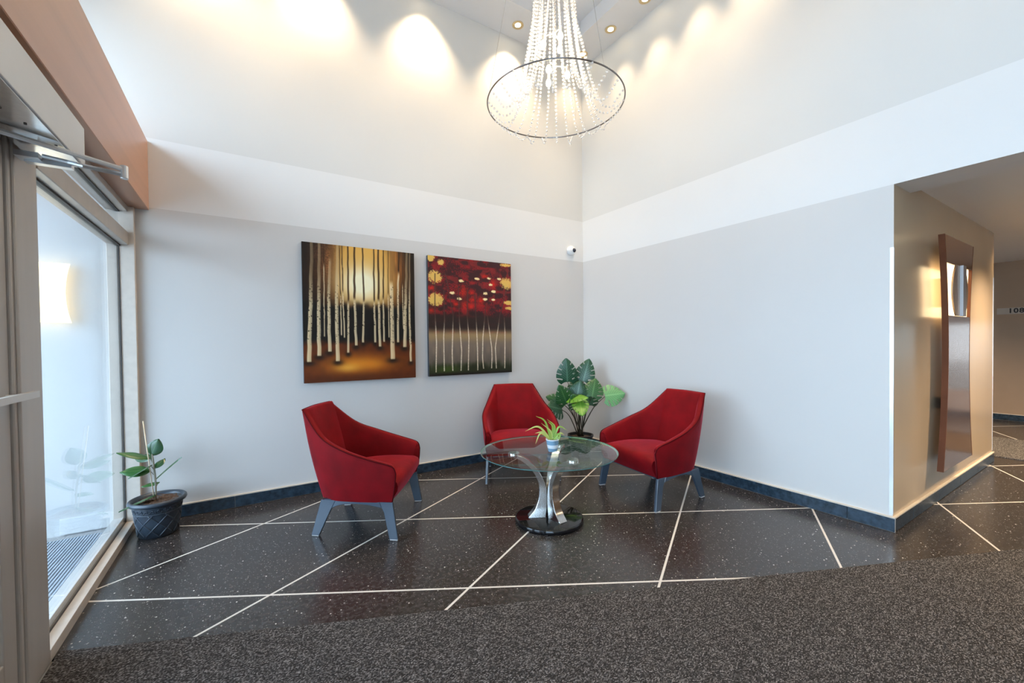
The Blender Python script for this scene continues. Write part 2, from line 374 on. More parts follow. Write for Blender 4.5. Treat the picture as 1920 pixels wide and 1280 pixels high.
# ------------------------------------------------------------------ walls
def zoned_wall(name, plane, lo, hi, thick, label):
    mb = MB()
    for k, (z0, z1) in enumerate(((0, Z1), (Z1, Z2), (Z2, ZC+.02))):
        if plane == 'y': mb.box(lo if k < 2 else -5.1, hi, 0, thick, z0, z1, k)
        else: mb.box(0, thick, lo, hi, z0, z1, k)
    return struct(mb.build(name, [M['wall_low'], M['wall_band'], M['wall_up']]), label)
zoned_wall('wall_back', 'y', -4.30, 0.15, 0.15, 'pale wall behind the paintings, greyer paint below the white band')
mb = MB()
mb.box(0, .004, D, 0, 0, Z1, 0).box(0, .15, YB, 0, Z1, Z2, 1).box(0, .15, YB, 0, Z2, ZC+.02, 2)
struct(mb.build('wall_right', [M['wall_low'], M['wall_band'], M['wall_up']]), 'tall pale wall to the right of the corner, running over the hall opening')
struct(MB().box(.15, .31, YB, D, Z1, Z2).build('trim_1', M['ceil']), 'dropped beam underside along the hall opening')
struct(MB().box(.004, 2.85, D, -.0, 0, Z1).box(.16, 2.85, D, -.0, Z1, 2.6).build('wall_hall', M['hallwall']), 'glossy beige hall wall carrying the copper sconce')
struct(MB().box(6.2, 6.3, -3.5, .45, 0, 2.6).box(6.2, 6.3, YB, -4.6, 0, 2.6).box(6.2, 6.3, -4.6, -3.5, 2.1, 2.6).build('wall_far', M['hallfar']), 'brown wall at the end of the hall')
struct(MB().box(2.85, 6.2, .4, .5, 0, 2.6).build('wall_corridor', M['hallfar']))
struct(MB().box(.15, 6.2, YB-.1, YB, 0, 2.6).build('wall_hall_rear', M['hallfar']))
struct(MB().box(-4.30, .15, YB-.1, YB, 0, ZC+.1).build('wall_front', M['wall_up']))
struct(MB().box(.31, 2.86, YB, D, 2.305, 2.40).build('ceiling_hall', M['ceil']), 'low hall ceiling')
struct(MB().box(2.86, 6.2, YB, .4, 2.40, 2.5).build('ceiling_corridor', M['ceil']))
hd3 = struct(bpy.data.objects.new('door_3', None), 'glazed exit door at the end of the hall'); COL.objects.link(hd3); hd3.location = (6.25, -4.05, 0)
for nm, bx, mm in (('stile', (6.22, 6.27, -3.6, -3.5, 0, 2.1), 'alu'), ('stile', (6.22, 6.27, -4.6, -4.5, 0, 2.1), 'alu'), ('top_rail', (6.22, 6.27, -4.5, -3.6, 1.48, 2.1), 'alu'), ('bottom_rail', (6.22, 6.27, -4.5, -3.6, 0, .42), 'alu'), ('pane', (6.242, 6.248, -4.5, -3.6, .42, 1.48), 'tinted')):
    o = MB().box(*bx).build(nm, M[mm], hd3); o.data.transform(Matrix.Translation(-hd3.location))
# main ceiling with tray
TX0, TX1, TY0, TY1 = -3.72, -0.38, -5.2, -0.41
mb = MB()
mb.box(-5.1, TX0, YB, .15, ZC, ZC+.16).box(TX1, .15, YB, .15, ZC, ZC+.16).box(TX0, TX1, TY1, .15, ZC, ZC+.16).box(TX0, TX1, YB, TY0, ZC, ZC+.16)
mb.box(TX0-.02, TX1+.02, TY0-.02, TY1+.02, ZC+.16, ZC+.22)
struct(mb.build('ceiling', M['ceil']), 'high white tray ceiling')

# baseboards: slate tiles with a cream cap
def baseboard(name, pts0, axis, brk, out, label):
    """axis 'x': runs along x at y=pts0 ; out = direction sign of the face"""
    root = None; lo, hi = brk[0], brk[-1]
    if axis == 'x': back = MB().box(lo, hi, pts0, pts0+out*.006, 0.001, .092)
    else: back = MB().box(pts0, pts0+out*.006, lo, hi, 0.001, .092)
    root = struct(back.build(name, M['strip']), label)
    for a, b_ in zip(brk[:-1], brk[1:]):
        a2, b2 = a+.0012, b_-.0012
        if axis == 'x': t = MB().box(a2, b2, pts0+out*.0005, pts0+out*.014, .004, .091)
        else: t = MB().box(pts0+out*.0005, pts0+out*.014, a2, b2, .004, .091)
        bevel(t.build('baseboard_tile', M['base'], root), .0012, 1)
    if axis == 'x': c = MB().box(lo, hi, pts0, pts0+out*.016, .091, .099)
    else: c = MB().box(pts0, pts0+out*.016, lo, hi, .091, .099)
    c.build('baseboard_cap', M['caulk'], root)
    return root
baseboard('baseboard_back', 0, 'x', [-4.165, -3.62, -3.01, -2.40, -1.79, -1.18, -.57, -.014], -1, 'dark slate skirting below the paintings')
baseboard('baseboard_right', 0, 'y', [D-.014, -2.694, -2.086, -1.476, -.866, -.256, -.014], -1, 'dark slate skirting below the tall right wall')
baseboard('baseboard_hall', D, 'x', [0.0, .35, .96, 1.57, 2.18, 2.85], -1, 'dark slate skirting along the glossy hall wall')
baseboard('baseboard_far', 6.2, 'y', [-4.4, -3.8, -3.2, -2.6, -2.0, -1.4, .3], -1, 'dark skirting on the brown wall at the hall end')

# corner guards
def guard(name, x, y, z0, z1, sx, label):
    mb = MB().box(x-.002 if sx < 0 else x, x if sx < 0 else x+.002, y-.002, y+.018, z0, z1).box(min(x, x-sx*.010), max(x, x-sx*.010), y-.002, y, z0, z1)
    return tag(mb.build(name, M['guard']), label, 'corner guard')
guard('corner_guard', 0, D, .11, 1.84, -1, 'polished steel corner guard where the pale wall turns into the hall')
guard('corner_guard', 2.85, D, .11, 1.86, 1, 'polished steel corner guard at the far end of the glossy hall wall')

# ------------------------------------------------------------------ storefront
hd = struct(MB().box(-4.31, HX, YB, 0, Z1-.02, 2.712).build('trim_2', M['header']), 'reddish wood laminate header beam above the glazed entrance')
bevel(hd, .003, 1)
sl = struct(bpy.data.objects.new('window_1', None), 'tall glazed sidelight beside the entrance door'); COL.objects.link(sl); sl.location = (SX, -.75, 0)
def part(mb, name, m, parent, bev=0):
    o = mb.build(name, m, parent)
    if parent is not None and parent.type == 'EMPTY': o.data.transform(Matrix.Translation(-parent.location))
    if bev: bevel(o, bev, 2)
    return o
YM0, YM1 = -1.718, -1.507
part(MB().box(-4.31, SX, YM1, -.045, .0, .05), 'sill', M['alusill'], sl, .002)
part(MB().box(-4.31, GX-.006, YM1, -.045, .05, .085), 'outer_sill', M['whitepl'], sl, .002)
part(MB().box(-4.31, SX+.035, -.045, -.002, 0, Z1-.02), 'jamb', M['alusill'], sl, .003)
part(MB().box(-4.31, SX+.004, YM1, -.045, 1.955, 2.045), 'transom_bar', M['alu'], sl, .004)
part(MB().box(-4.31, SX+.004, YM1, -.045, 2.185, Z1-.02), 'head_rail', M['alu'], sl, .003)
part(MB().box(GX-.004, GX+.004, YM1, -.045, .05, 1.955), 'pane', M['glass'], sl)
part(MB().box(GX-.004, GX+.004, YM1, -.045, 2.045, 2.185), 'pane', M['glass'], sl)
part(MB().box(GX-.012, GX+.012, YM1, -.045, 1.945, 1.955).box(GX-.007, GX+.007, -.050, -.045, .05, 1.955).box(GX-.007, GX+.007, YM1, -.045, .05, .053).box(GX-.012, GX+.012, YM1, -.045, 2.045, 2.052).box(GX-.012, GX+.012, YM1, -.045, 2.178, 2.185), 'gasket', M['aludark'], sl)
# mullion between door and sidelight
mu = struct(MB().box(-4.31, SX, YM0+.02, YM1, 0, Z1-.02).box(-4.31, SX-.008, YM0, YM0+.02, 0, Z1-.02).build('trim_3', M['alu']), 'wide aluminium mullion between door and sidelight'); bevel(mu, .006, 2)
# doors
def door(name, y1, y0, label, hinge):
    d = struct(bpy.data.objects.new(name, None), label); COL.objects.link(d); d.location = (SX, y1, 0)
    fx0, fx1 = -4.275, SX-.018
    part(MB().box(fx0, fx1, y1-.10, y1-.006, .01, 2.02), 'stile', M['alu'], d, .004)
    part(MB().box(fx0, fx1, y0+.006, y0+.10, .01, 2.02), 'stile', M['alu'], d, .004)
    part(MB().box(fx0, fx1, y0+.10, y1-.10, .01, .20), 'bottom_rail', M['alu'], d, .004)
    part(MB().box(fx0, fx1, y0+.10, y1-.10, 1.90, 2.02), 'top_rail', M['alu'], d, .004)
    part(MB().box(GX-.004, GX+.004, y0+.10, y1-.10, .20, 1.90), 'pane', M['glass'], d)
    part(MB().box(GX-.01, GX+.022, y1-.118, y1-.10, .20, 1.90).box(GX-.01, GX+.022, y0+.10, y0+.118, .20, 1.90).box(GX-.01, GX+.022, y0+.118, y1-.118, .20, .215).box(GX-.01, GX+.022, y0+.118, y1-.118, 1.885, 1.90), 'glazing_bead', M['whitepl'], d)
    part(MB().tube([(SX-.018, y1-.035, 1.085), (SX+.035, y1-.035, 1.085)], .008).tube([(SX-.018, y0+.05, 1.085), (SX+.035, y0+.05, 1.085)], .008).box(SX+.026, SX+.044, y0+.04, y1+.03, 1.075, 1.098), 'push_bar', M['opbox'], d)
    return d
door('door_1', YM0, -2.70, 'glazed aluminium entrance door at the left edge', 1)
door('door_2', -2.72, -3.70, None, 1)
struct(MB().box(-4.31, SX, -3.82, -3.70, 0, Z1-.02).build('trim_4', M['alu']))
struct(MB().box(-4.31, SX, -3.70, YM0, 2.03, Z1-.02).build('trim_5', M['alu']), 'aluminium head above the entrance doors')
s2 = struct(bpy.data.objects.new('window_2', None)); COL.objects.link(s2); s2.location = (SX, -5.1, 0)
part(MB().box(-4.31, SX, YB, -3.82, 0, .05), 'sill', M['alusill'], s2)
part(MB().box(GX-.004, GX+.004, YB, -3.82, .05, Z1-.02), 'pane', M['glass'], s2)
# clerestory set back above the header, over a light shelf
struct(MB().box(-5.1, -4.31, YB, 0, Z2-.04, Z2-.002).build('trim_7', M['ceil']), 'white shelf behind the header')
struct(MB().box(-5.1, -4.30, YB-.1, YB, Z2, ZC).build('wall_shelf_end', M['wall_up']))
cl = struct(bpy.data.objects.new('window_3', None), 'high clerestory glazing above the header'); COL.objects.link(cl); cl.location = (-5.05, -3.3, Z2)
part(MB().box(-5.09, -5.01, YB, 0, Z2, Z2+.05), 'sill', M['alu'], cl)
part(MB().box(-5.09, -5.01, YB, 0, Z2+.75, Z2+.81), 'head_rail', M['alu'], cl)
struct(MB().box(-5.1, -5.0, YB, 0, Z2+.81, ZC).build('wall_clerestory', M['wall_up']))
ys = [-.03, -1.65, -3.3, -4.95, YB+.03]
for y in ys: part(MB().box(-5.09, -5.01, y-.03, y+.03, Z2+.05, Z2+.75), 'mullion', M['alu'], cl)
for a, b_ in zip(ys[:-1], ys[1:]): part(MB().box(-5.054, -5.046, b_+.03, a-.03, Z2+.05, Z2+.75), 'pane', M['glass'], cl)

# door operator with its folded arm
op = thing('door_operator', 'pale metal door operator housing with folding arm above the entrance door', 'door closer', (-4.12, -2.4, 1.97))
def part_at(mb, name, m, parent, bev=0):
    o = mb.build(name, m, parent); o.data.transform(Matrix.Translation(-parent.location))
    if bev: bevel(o, bev, 2)
    return o
part_at(MB().box(-4.195, -4.05, -3.2, -1.56, 1.972, 2.125), 'housing', M['opbox'], op, .003)
part_at(MB().box(-4.19, -4.055, -3.2, -1.565, 1.966, 1.972), 'underside_plate', M['steel'], op)
for yy in (-1.93, -1.77): part_at(MB().lathe([(.004, 0), (.004, .003)], 10, (-4.10 if yy < -1.9 else -4.075, yy, 1.963)), 'screw', M['aludark'], op)
part_at(MB().box(-4.17, -4.12, -2.12, -2.02, 1.9635, 1.966), 'vent', M['aludark'], op)
E1, E2, E3 = Vector((-4.21, -1.90, 1.948)), Vector((-3.912, -1.685, 1.948)), Vector((-4.125, -1.715, 1.928))
part_at(MB().tube([E1, E2], .009, 8), 'upper_arm', M['opbox'], op)
part_at(MB().tube([E2-Vector((0, 0, .02)), Vector((-4.02, -1.72, 1.926)), Vector((-4.06, -1.71, 1.934)), E3+Vector((0, 0, .012))], .0085, 8), 'lower_arm', M['chromed'], op)
part_at(MB().lathe([(.012, -.036), (.013, -.034), (.013, .012), (.012, .014)], 14, E2), 'elbow_pivot', M['chromed'], op)
part_at(MB().box(-4.175, -4.055, -1.70, -1.67, 1.918, 1.936).box(-4.19, -4.13, -1.735, -1.675, 1.925, 1.944), 'arm_bracket', M['chromed'], op)

# ------------------------------------------------------------------ vestibule beyond the glass
VY = .10
struct(MB().box(-6.5, -4.31, VY, VY+.1, -.02, 2.62).build('wall_vestibule', M['vestwall']), 'pale vestibule wall seen through the sidelight')
struct(MB().box(-6.5, -4.31, -5.4, VY, 2.62, 2.69).build('ceiling_vestibule', M['ceil']))
struct(MB().box(-6.5, -4.31, -3.9, -3.8, -.02, 2.62).build('wall_added_light_stop', M['vestwall']))  # unseen wall added to narrow the daylight entering through the vestibule
struct(MB().box(-6.5, -4.305, -5.4, VY, -.06, -.012).build('floor_vestibule', M['pave']))
struct(MB().box(-4.60, -4.31, VY-.02, VY, 0, .1).build('trim_6', M['whitepl']))
gr = thing('entrance_grate', 'ribbed blue grey entrance mat on the vestibule floor behind the glass', 'mat', (-5.4, -2, -.012))
part_at(MB().box(-6.4, -4.32, -5.3, -.0, -.012, -.006), 'mat_base', M['grate'], gr)
mb = MB(); x = -6.38
while x < -4.33:
    mb.box(x, x+.009, -5.28, -.01, -.006, -.001); x += .016
o = part_at(mb, 'mat_rib', M['gratebar'], gr); o['kind'] = 'stuff'
struct(MB().box(-40, -6.5, -40, 40, -.12, -.02).box(6.3, 30, -30, 30, -.12, -.02).build('ground', M['pave']), 'paving outside the entrance')

# ------------------------------------------------------------------ wall sconces
def hourglass(x, zf, half_top, half_mid):   # half width at fraction -1..1 of height
    return half_mid + (half_top-half_mid)*zf*zf
sc = thing('wall_sconce', 'tall hourglass copper sconce with a glowing lamp opening on the glossy hall wall', 'wall lamp', (1.115, D, 1.14))
SCX, SZ0, SZ1, YF = 1.115, .285, 2.0, D-.088
def sconce_slice(z0, z1, y0, y1, n=10, shrink=0.0, mi=0):
    mb = MB(); zc, hz = (SZ0+SZ1)/2, (SZ1-SZ0)/2
    L_ = []; R_ = []
    for i in range(n+1):
        z = z0+(z1-z0)*i/n; hw = hourglass(0, (z-zc)/hz, .405, .295)-shrink
        L_.append((SCX-hw, z)); R_.append((SCX+hw, z))
    return mb.prism(L_+R_[::-1], lambda p, h: (p[0], h, p[1]), y0, y1)
part_at(sconce_slice(1.80, SZ1, YF, YF+.026), 'upper_panel', M['copper'], sc, .002)
part_at(sconce_slice(SZ0, 1.42, YF, YF+.026, 16), 'lower_panel', M['copper'], sc, .002)
part_at(sconce_slice(1.42, 1.80, YF+.018, YF+.03, 8, .004), 'diffuser', M['sconce_glow'], sc)
# side edge (walnut) along the outline
zc, hz = (SZ0+SZ1)/2, (SZ1-SZ0)/2
for sgn in (-1, 1):
    pl = []; mb = MB()
    for i in range(25):
        z = SZ0+(SZ1-SZ0)*i/24; pl.append((SCX+sgn*(hourglass(0, (z-zc)/hz, .405, .295)), z))
    for i in range(24):
        (xa, za), (xb, zb) = pl[i], pl[i+1]
        vs = [(xa, YF-.001, za), (xa, YF+.034, za), (xb, YF+.034, zb), (xb, YF-.001, zb), (xa+sgn*.008, YF-.001, za), (xa+sgn*.008, YF+.034, za), (xb+sgn*.008, YF+.034, zb), (xb+sgn*.008, YF-.001, zb)]
        mb.add(vs, [(0, 1, 2, 3), (7, 6, 5, 4), (0, 3, 7, 4), (1, 5, 6, 2), (0, 4, 5, 1), (3, 2, 6, 7)])
    part_at(mb, 'edge_band', M['copperedge'], sc)
# lens shaped metal shield and central fin
pl = []
for i in range(17):
    t = -1+2*i/16; pl.append((SCX-.02-(.235-.10*t*t), 1.61+.19*t))
for i in range(17):
    t = 1-2*i/16; pl.append((SCX-.02+(.20-.09*t*t), 1.61+.19*t))
part_at(MB().prism(pl, lambda p, h: (p[0], h, p[1]), YF-.012, YF-.002), 'lamp_shield', M['shield'], sc, .001)
part_at(MB().box(SCX-.06, SCX+.03, YF-.03, YF-.010, 1.418, 1.802), 'fin', M['fin'], sc, .002)
part_at(MB().box(SCX-.06, SCX+.06, YF+.03, D, 1.50, 1.72), 'bracket', M['copperedge'], sc)
part_at(MB().box(SCX-.06, SCX+.06, YF+.026, D, .7, .78), 'bracket', M['copperedge'], sc)
def lamp(name, typ, loc, energy, col=WARM, rot=(0, 0, 0), parent=None, **k):
    l = bpy.data.lights.new(name, typ); l.energy = energy; l.color = col
    for a, v in k.items(): setattr(l, a, v)
    o = bpy.data.objects.new(name, l); COL.objects.link(o); o.rotation_euler = rot
    if parent: o.parent = parent; o.location = Vector(loc)-parent.location
    else: o.location = loc
    return o

vs_ = thing('vestibule_sconce', 'glowing hourglass wall lamp seen through the sidelight glass', 'wall lamp', (-4.66, VY, 1.61))
def hg(x0, z0, z1, ht, hm, y0, y1, n=12):
    L_ = []; R_ = []
    for i in range(n+1):
        z = z0+(z1-z0)*i/n; t = -1+2*i/n; hw = hm+(ht-hm)*t*t
        L_.append((x0-hw, z)); R_.append((x0+hw, z))
    return MB().prism(L_+R_[::-1], lambda p, h: (p[0], h, p[1]), y0, y1)
part_at(hg(-4.66, 1.42, 1.81, .155, .13, VY-.075, VY-.055), 'diffuser', M['sconce_glow'], vs_)
part_at(MB().box(-4.72, -4.60, VY-.055, VY, 1.46, 1.77), 'back_box', M['whitepl'], vs_)

# ------------------------------------------------------------------ paintings (vertex coloured brushwork on canvas)
def noise2(nx, ny, sx, sy, seed):
    r = np.random.RandomState(seed); g = r.rand(sy+2, sx+2)
    yy, xx = np.mgrid[0:ny, 0:nx]; fx = xx/(nx-1)*sx; fy = yy/(ny-1)*sy
    ix, iy = fx.astype(int), fy.astype(int); tx, ty = fx-ix, fy-iy
    tx = tx*tx*(3-2*tx); ty = ty*ty*(3-2*ty)
    return (g[iy, ix]*(1-tx)+g[iy, ix+1]*tx)*(1-ty)+(g[iy+1, ix]*(1-tx)+g[iy+1, ix+1]*tx)*ty
def sm(a, b, x): t = np.clip((x-a)/(b-a), 0, 1); return t*t*(3-2*t)
def lay(img, col, a): return img*(1-a[..., None])+np.array(col)*a[..., None]
NXP, NYP = 280, 350
U, V = np.meshgrid(np.linspace(0, 1, NXP), np.linspace(0, 1, NYP))
def paint1():
    def fx(px, py):
        xf = (px-132)/915.; return xf, (py-(57+98*xf))/(1173-143*xf)
    n1 = noise2(NXP, NYP, 26, 30, 1); n2 = noise2(NXP, NYP, 60, 14, 2); n3 = noise2(NXP, NYP, 8, 10, 3); n4 = noise2(NXP, NYP, 120, 150, 4)
    img = np.zeros((NYP, NXP, 3))+np.array([.055, .035, .025])
    # smoky brown canopy
    img = lay(img, [.52, .32, .20], np.exp(-((U-.22)/.14)**2-((V-.10)/.22)**2)*(.35+1.0*n2*n4))
    img = lay(img, [.58, .34, .13], np.exp(-((U-.81)/.10)**2-((V-.14)/.26)**2)*(.4+.9*n2))
    img = lay(img, [.50, .27, .08], np.exp(-((U-.5)/.36)**2-((V-.26)/.26)**2)*.9)
    gl = np.exp(-np.abs((U-.53)/.255)**4-np.abs((V-.17)/.255)**4)
    img = lay(img, [.90, .68, .32], np.clip(gl*1.35, 0, 1)*(.9+.1*n3))
    core = np.exp(-((U-.50)/.18)**2-((V-.27)/.13)**2)
    img = lay(img, [1.0, .96, .80], np.clip(core*1.25, 0, 1))
    img = lay(img, [.05, .03, .022], sm(.40, .47, V+.04*(n1-.5)))
    # ground
    g = sm(.68, .74, V+.02*(n1-.5))
    img = lay(img, [.40, .17, .03], g*(.8+.2*n1))
    img = lay(img, [.80, .47, .10], g*np.exp(-((U-.48)/.30)**2-((V-.875)/.065)**2)*(.7+.5*n3))
    img = lay(img, [.95, .70, .28], g*np.exp(-((U-.36)/.10)**2-((V-.90)/.03)**2)*.7)
    img = lay(img, [.30, .13, .03], sm(.93, 1, V)*.7)
    T = [(205, 190, 170, 1050, 30, 0), (258, 250, 245, 1000, 28, 0), (292, 288, 288, 840, 8, 230), (345, 322, 325, 965, 25, 180), (400, 382, 385, 1045, 28, 0),
         (412, 414, 418, 830, 8, 490), (430, 434, 440, 850, 10, 460), (478, 477, 468, 975, 16, 540), (530, 525, 532, 915, 20, 520), (598, 600, 590, 890, 16, 540),
         (688, 688, 690, 890, 16, 540), (728, 725, 730, 925, 20, 530), (772, 766, 768, 885, 14, 520), (812, 808, 810, 850, 8, 480), (840, 838, 840, 1030, 36, 380),
         (908, 895, 890, 890, 18, 300), (945, 938, 940, 780, 8, 400), (982, 965, 948, 930, 28, 60), (1008, 997, 1005, 1050, 18, 60)]
    order = sorted(T, key=lambda t: t[3])
    for (xt, xm, xb, yb, wd, ys) in order:
        xf, vb = fx(xb, yb); _, vs = fx(xm, ys) if ys else (0, -1); ut, um, ub = (xt-132)/915., (xm-132)/915., (xb-132)/915.
        t = V/max(vb, .01)
        c = np.where(t < .5, ut+(um-ut)*t*2, um+(ub-um)*(t*2-1))+.006*(noise2(NXP, NYP, 2, 16, int(xb))-.5)
        hw = wd/915./2*(.72+.38*np.clip(t, 0, 1))
        m = sm(hw*1.25, hw*.7, np.abs(U-c))*sm(vb+.008, vb-.004, V)
        if wd > 14:    # dark root pool
            img = lay(img, [.07, .04, .02], np.exp(-((U-ub)/(wd/915.*1.5))**2-((V-vb-.012)/.022)**2)*.85)
        dark = m*sm(vs+.03, vs-.01, V)*(.85 if wd < 24 else .35) if ys else m*0
        img = lay(img, [.22, .13, .06] if wd < 24 else [.50, .33, .17], dark)
        side = np.clip((U-c)/np.maximum(hw, 1e-4), -1, 1)
        tone = np.array([.93, .84, .66])*1.0
        light = m*(sm(vs-.01, vs+.05, V) if ys else 1.0)
        if not ys or ys < 200: light = light*(.45+.55*sm(.15, .5, V))
        img = lay(img, tone, light*(.95-.25*(side*.5+.5)))
        fleck = light*(n4 > .78)*(V < vb-.12)*(V > .28)
        img = lay(img, [.10, .06, .04], fleck*.85*sm(-.2, .7, np.abs(side)))
    return np.clip(img, 0, 1)
def paint2():
    def fu(px): return (px-80)/785.
    def fv(px, py): xf = fu(px); return (py-(65+85*xf))/(1167-132*xf)
    n1 = noise2(NXP, NYP, 22, 34, 11); n2 = noise2(NXP, NYP, 12, 30, 12); n3 = noise2(NXP, NYP, 40, 14, 13); n4 = noise2(NXP, NYP, 130, 160, 14); n5 = noise2(NXP, NYP, 7, 9, 15)
    img = np.zeros((NYP, NXP, 3))+np.array([.24, .10, .11])
    img = lay(img, [.56, .09, .11], sm(.40, .68, n2*.65+n4*.35)*.95)
    img = lay(img, [.15, .09, .08], sm(.55, .8, n1*.7+n4*.3)*.75)
    img = lay(img, [.72, .14, .09], sm(.60, .85, n2*.6+n5*.4)*np.exp(-((U-.40)/.24)**2-((V-.33)/.12)**2)*1.6*(n1 > .3))
    img = lay(img, [.62, .15, .15], sm(.66, .8, n1)*(V < .40)*.6)
    for (px, py, rx, ry) in [(390, 420, 34, 50), (465, 425, 34, 18), (470, 490, 30, 18), (460, 555, 28, 28), (595, 265, 34, 18), (400, 540, 30, 34), (110, 380, 32, 22), (105, 600, 26, 30), (320, 530, 26, 26), (560, 500, 30, 40), (680, 340, 26, 40)]:
        img = lay(img, [.86, .13, .06], np.exp(-((U-fu(px))/(rx/785.))**2-((V-fv(px, py))/(ry/1100.))**2)*(.5+.5*n4))
    img = lay(img, [.17, .12, .10], sm(.44, .52, V)*sm(.66, .6, V)*.92)
    img = lay(img, [.58, .48, .33], sm(.585, .66, V))
    img = lay(img, [.46, .40, .35], sm(.66, .74, V)*(.8+.3*n3))
    img = lay(img, [.34, .31, .27], sm(.74, .9, V+.05*(n3-.5))*.8)
    img = lay(img, [.13, .15, .07], sm(.87, .95, V+.05*(n3-.5)))
    img = lay(img, [.22, .30, .08], np.exp(-((U-.20)/.14)**2-((V-.945)/.03)**2)*.8)
    img = lay(img, [.08, .06, .04], sm(.97, .99, V)*.8)
    for (px, py, rx, ry) in [(135, 272, 62, 58), (148, 490, 66, 62), (820, 335, 66, 58), (845, 520, 60, 22), (845, 572, 40, 18), (100, 88, 40, 34), (190, 132, 30, 26), (815, 160, 62, 16)]:
        d = ((U-fu(px))/(rx/785.))**2+((V-fv(px, py))/(ry/1100.))**2
        img = lay(img, [.92, .76, .38], sm(1.25, .55, d+1.1*(n4-.5)+.5*(n1-.5))*.92)
    for (px, py) in [(370, 310), (520, 290), (650, 346), (290, 426), (350, 482), (602, 487), (680, 490), (605, 430), (682, 412), (745, 292), (640, 286)]:
        d = ((U-fu(px))/(24/785.))**2+((V-fv(px, py))/(13/1100.))**2
        img = lay(img, [.96, .86, .62], sm(1.2, .5, d+.9*(n4-.5)+.9*(n1-.5)))
    LN = [[(140, 240), (135, 580), (145, 900), (138, 1190)], [(215, 400), (218, 680), (208, 850), (210, 1180)], [(230, 240), (295, 640), (282, 1000), (285, 1175)], [(345, 360), (352, 720), (368, 980), (360, 1175)],
          [(432, 400), (424, 640), (437, 860), (428, 1170)], [(498, 440), (512, 760), (518, 960), (518, 1170)], [(605, 540), (572, 850), (566, 1050), (575, 1155)], [(618, 640), (658, 950), (660, 1050), (655, 1150)],
          [(825, 370), (745, 640), (695, 950), (703, 1150)], [(790, 660), (796, 800), (793, 1000), (790, 1150)]]
    for ln in LN:
        us = [fu(p[0]) for p in ln]; vv = [fv(*p) for p in ln]
        c = np.interp(V, vv, us)
        m = sm(.0080, .0035, np.abs(U-c))*(V > vv[0])*(V < vv[-1])
        img = lay(img, [.30, .20, .17], m*sm(.56, .50, V)*.8)
        img = lay(img, [.95, .88, .76], m*sm(.48, .66, V)*(.6+.35*n4))
    return np.clip(img, 0, 1)
def srgb2lin(c): return np.where(c <= .04045, c/12.92, ((c+.055)/1.055)**2.4)
def canvas_mat(name):
    m, N, L, b = new_mat(name); setp(b, Roughness=0.45); b.inputs['Specular IOR Level'].default_value = 0.3
    at = N.new('ShaderNodeAttribute'); at.attribute_name = 'paint'; L.new(at.outputs['Color'], b.inputs['Base Color'])
    tc = N.new('ShaderNodeTexCoord'); nz = N.new('ShaderNodeTexNoise'); nz.inputs['Scale'].default_value = 60; nz.inputs['Detail'].default_value = 5; L.new(tc.outputs['Object'], nz.inputs['Vector'])
    bp = N.new('ShaderNodeBump'); bp.inputs['Strength'].default_value = .25; bp.inputs['Distance'].default_value = .003; L.new(nz.outputs['Fac'], bp.inputs['Height']); L.new(bp.outputs[0], b.inputs['Normal'])
    return m
M['canvas'] = canvas_mat('oil_paint')
def painting(x0, x1, z0, z1, arr, label):
    t = thing('painting', label, 'painting', ((x0+x1)/2, 0, (z0+z1)/2), 0, 'framed canvases on the pale wall')
    yf = -.042
    part_at(MB().box(x0, x1, yf+.001, -.004, z0, z1), 'stretcher_frame', M['canvas_edge'], t)
    xs = np.linspace(x0, x1, NXP); zs = np.linspace(z1, z0, NYP)
    XX, ZZ = np.meshgrid(xs, zs)
    verts = np.stack([XX, np.full_like(XX, yf), ZZ], -1).reshape(-1, 3)-np.array(t.location)
    idx = np.arange(NXP*NYP).reshape(NYP, NXP)
    faces = np.stack([idx[:-1, :-1], idx[1:, :-1], idx[1:, 1:], idx[:-1, 1:]], -1).reshape(-1, 4)
    me = bpy.data.meshes.new('painted_canvas'); me.from_pydata(verts.tolist(), [], faces.tolist()); me.materials.append(M['canvas'])
    ca = me.color_attributes.new('paint', 'FLOAT_COLOR', 'POINT')
    lin = srgb2lin(arr).reshape(-1, 3); ca.data.foreach_set('color', np.concatenate([lin, np.ones((len(lin), 1))], 1).astype(np.float32).ravel())
    o = bpy.data.objects.new('painted_canvas', me); COL.objects.link(o); o.parent = t
    return t
painting(-3.125, -2.168, .937, 2.113, paint1(), 'canvas painting of pale birch trunks against a golden glow')
painting(-2.032, -1.083, .937, 2.113, paint2(), 'canvas painting of slender white trunks under red foliage')

# ------------------------------------------------------------------ security camera
sc_ = thing('security_camera', 'small white dome security camera high on the wall by the corner', 'camera', (-.205, -.0, 2.36))
def ylathe(prof, c, n=24):
    mb = MB().lathe(prof, n); mb.v = [(c[0]+x, c[1]-z, c[2]+y) for x, y, z in mb.v]; mb.f = [f[::-1] for f in mb.f]; return mb
autosmooth(part_at(ylathe([(.052, 0), (.054, .004), (.054, .028), (.046, .046), (.030, .056), (.001, .058)], (-.205, -.002, 2.36)), 'housing', M['whitepl'], sc_))
e = part_at(ylathe([(.026, 0), (.026, .010), (.021, .022), (.012, .030), (.001, .033)], (-.19, -.046, 2.358)), 'lens_dome', M['dome'], sc_); autosmooth(e)

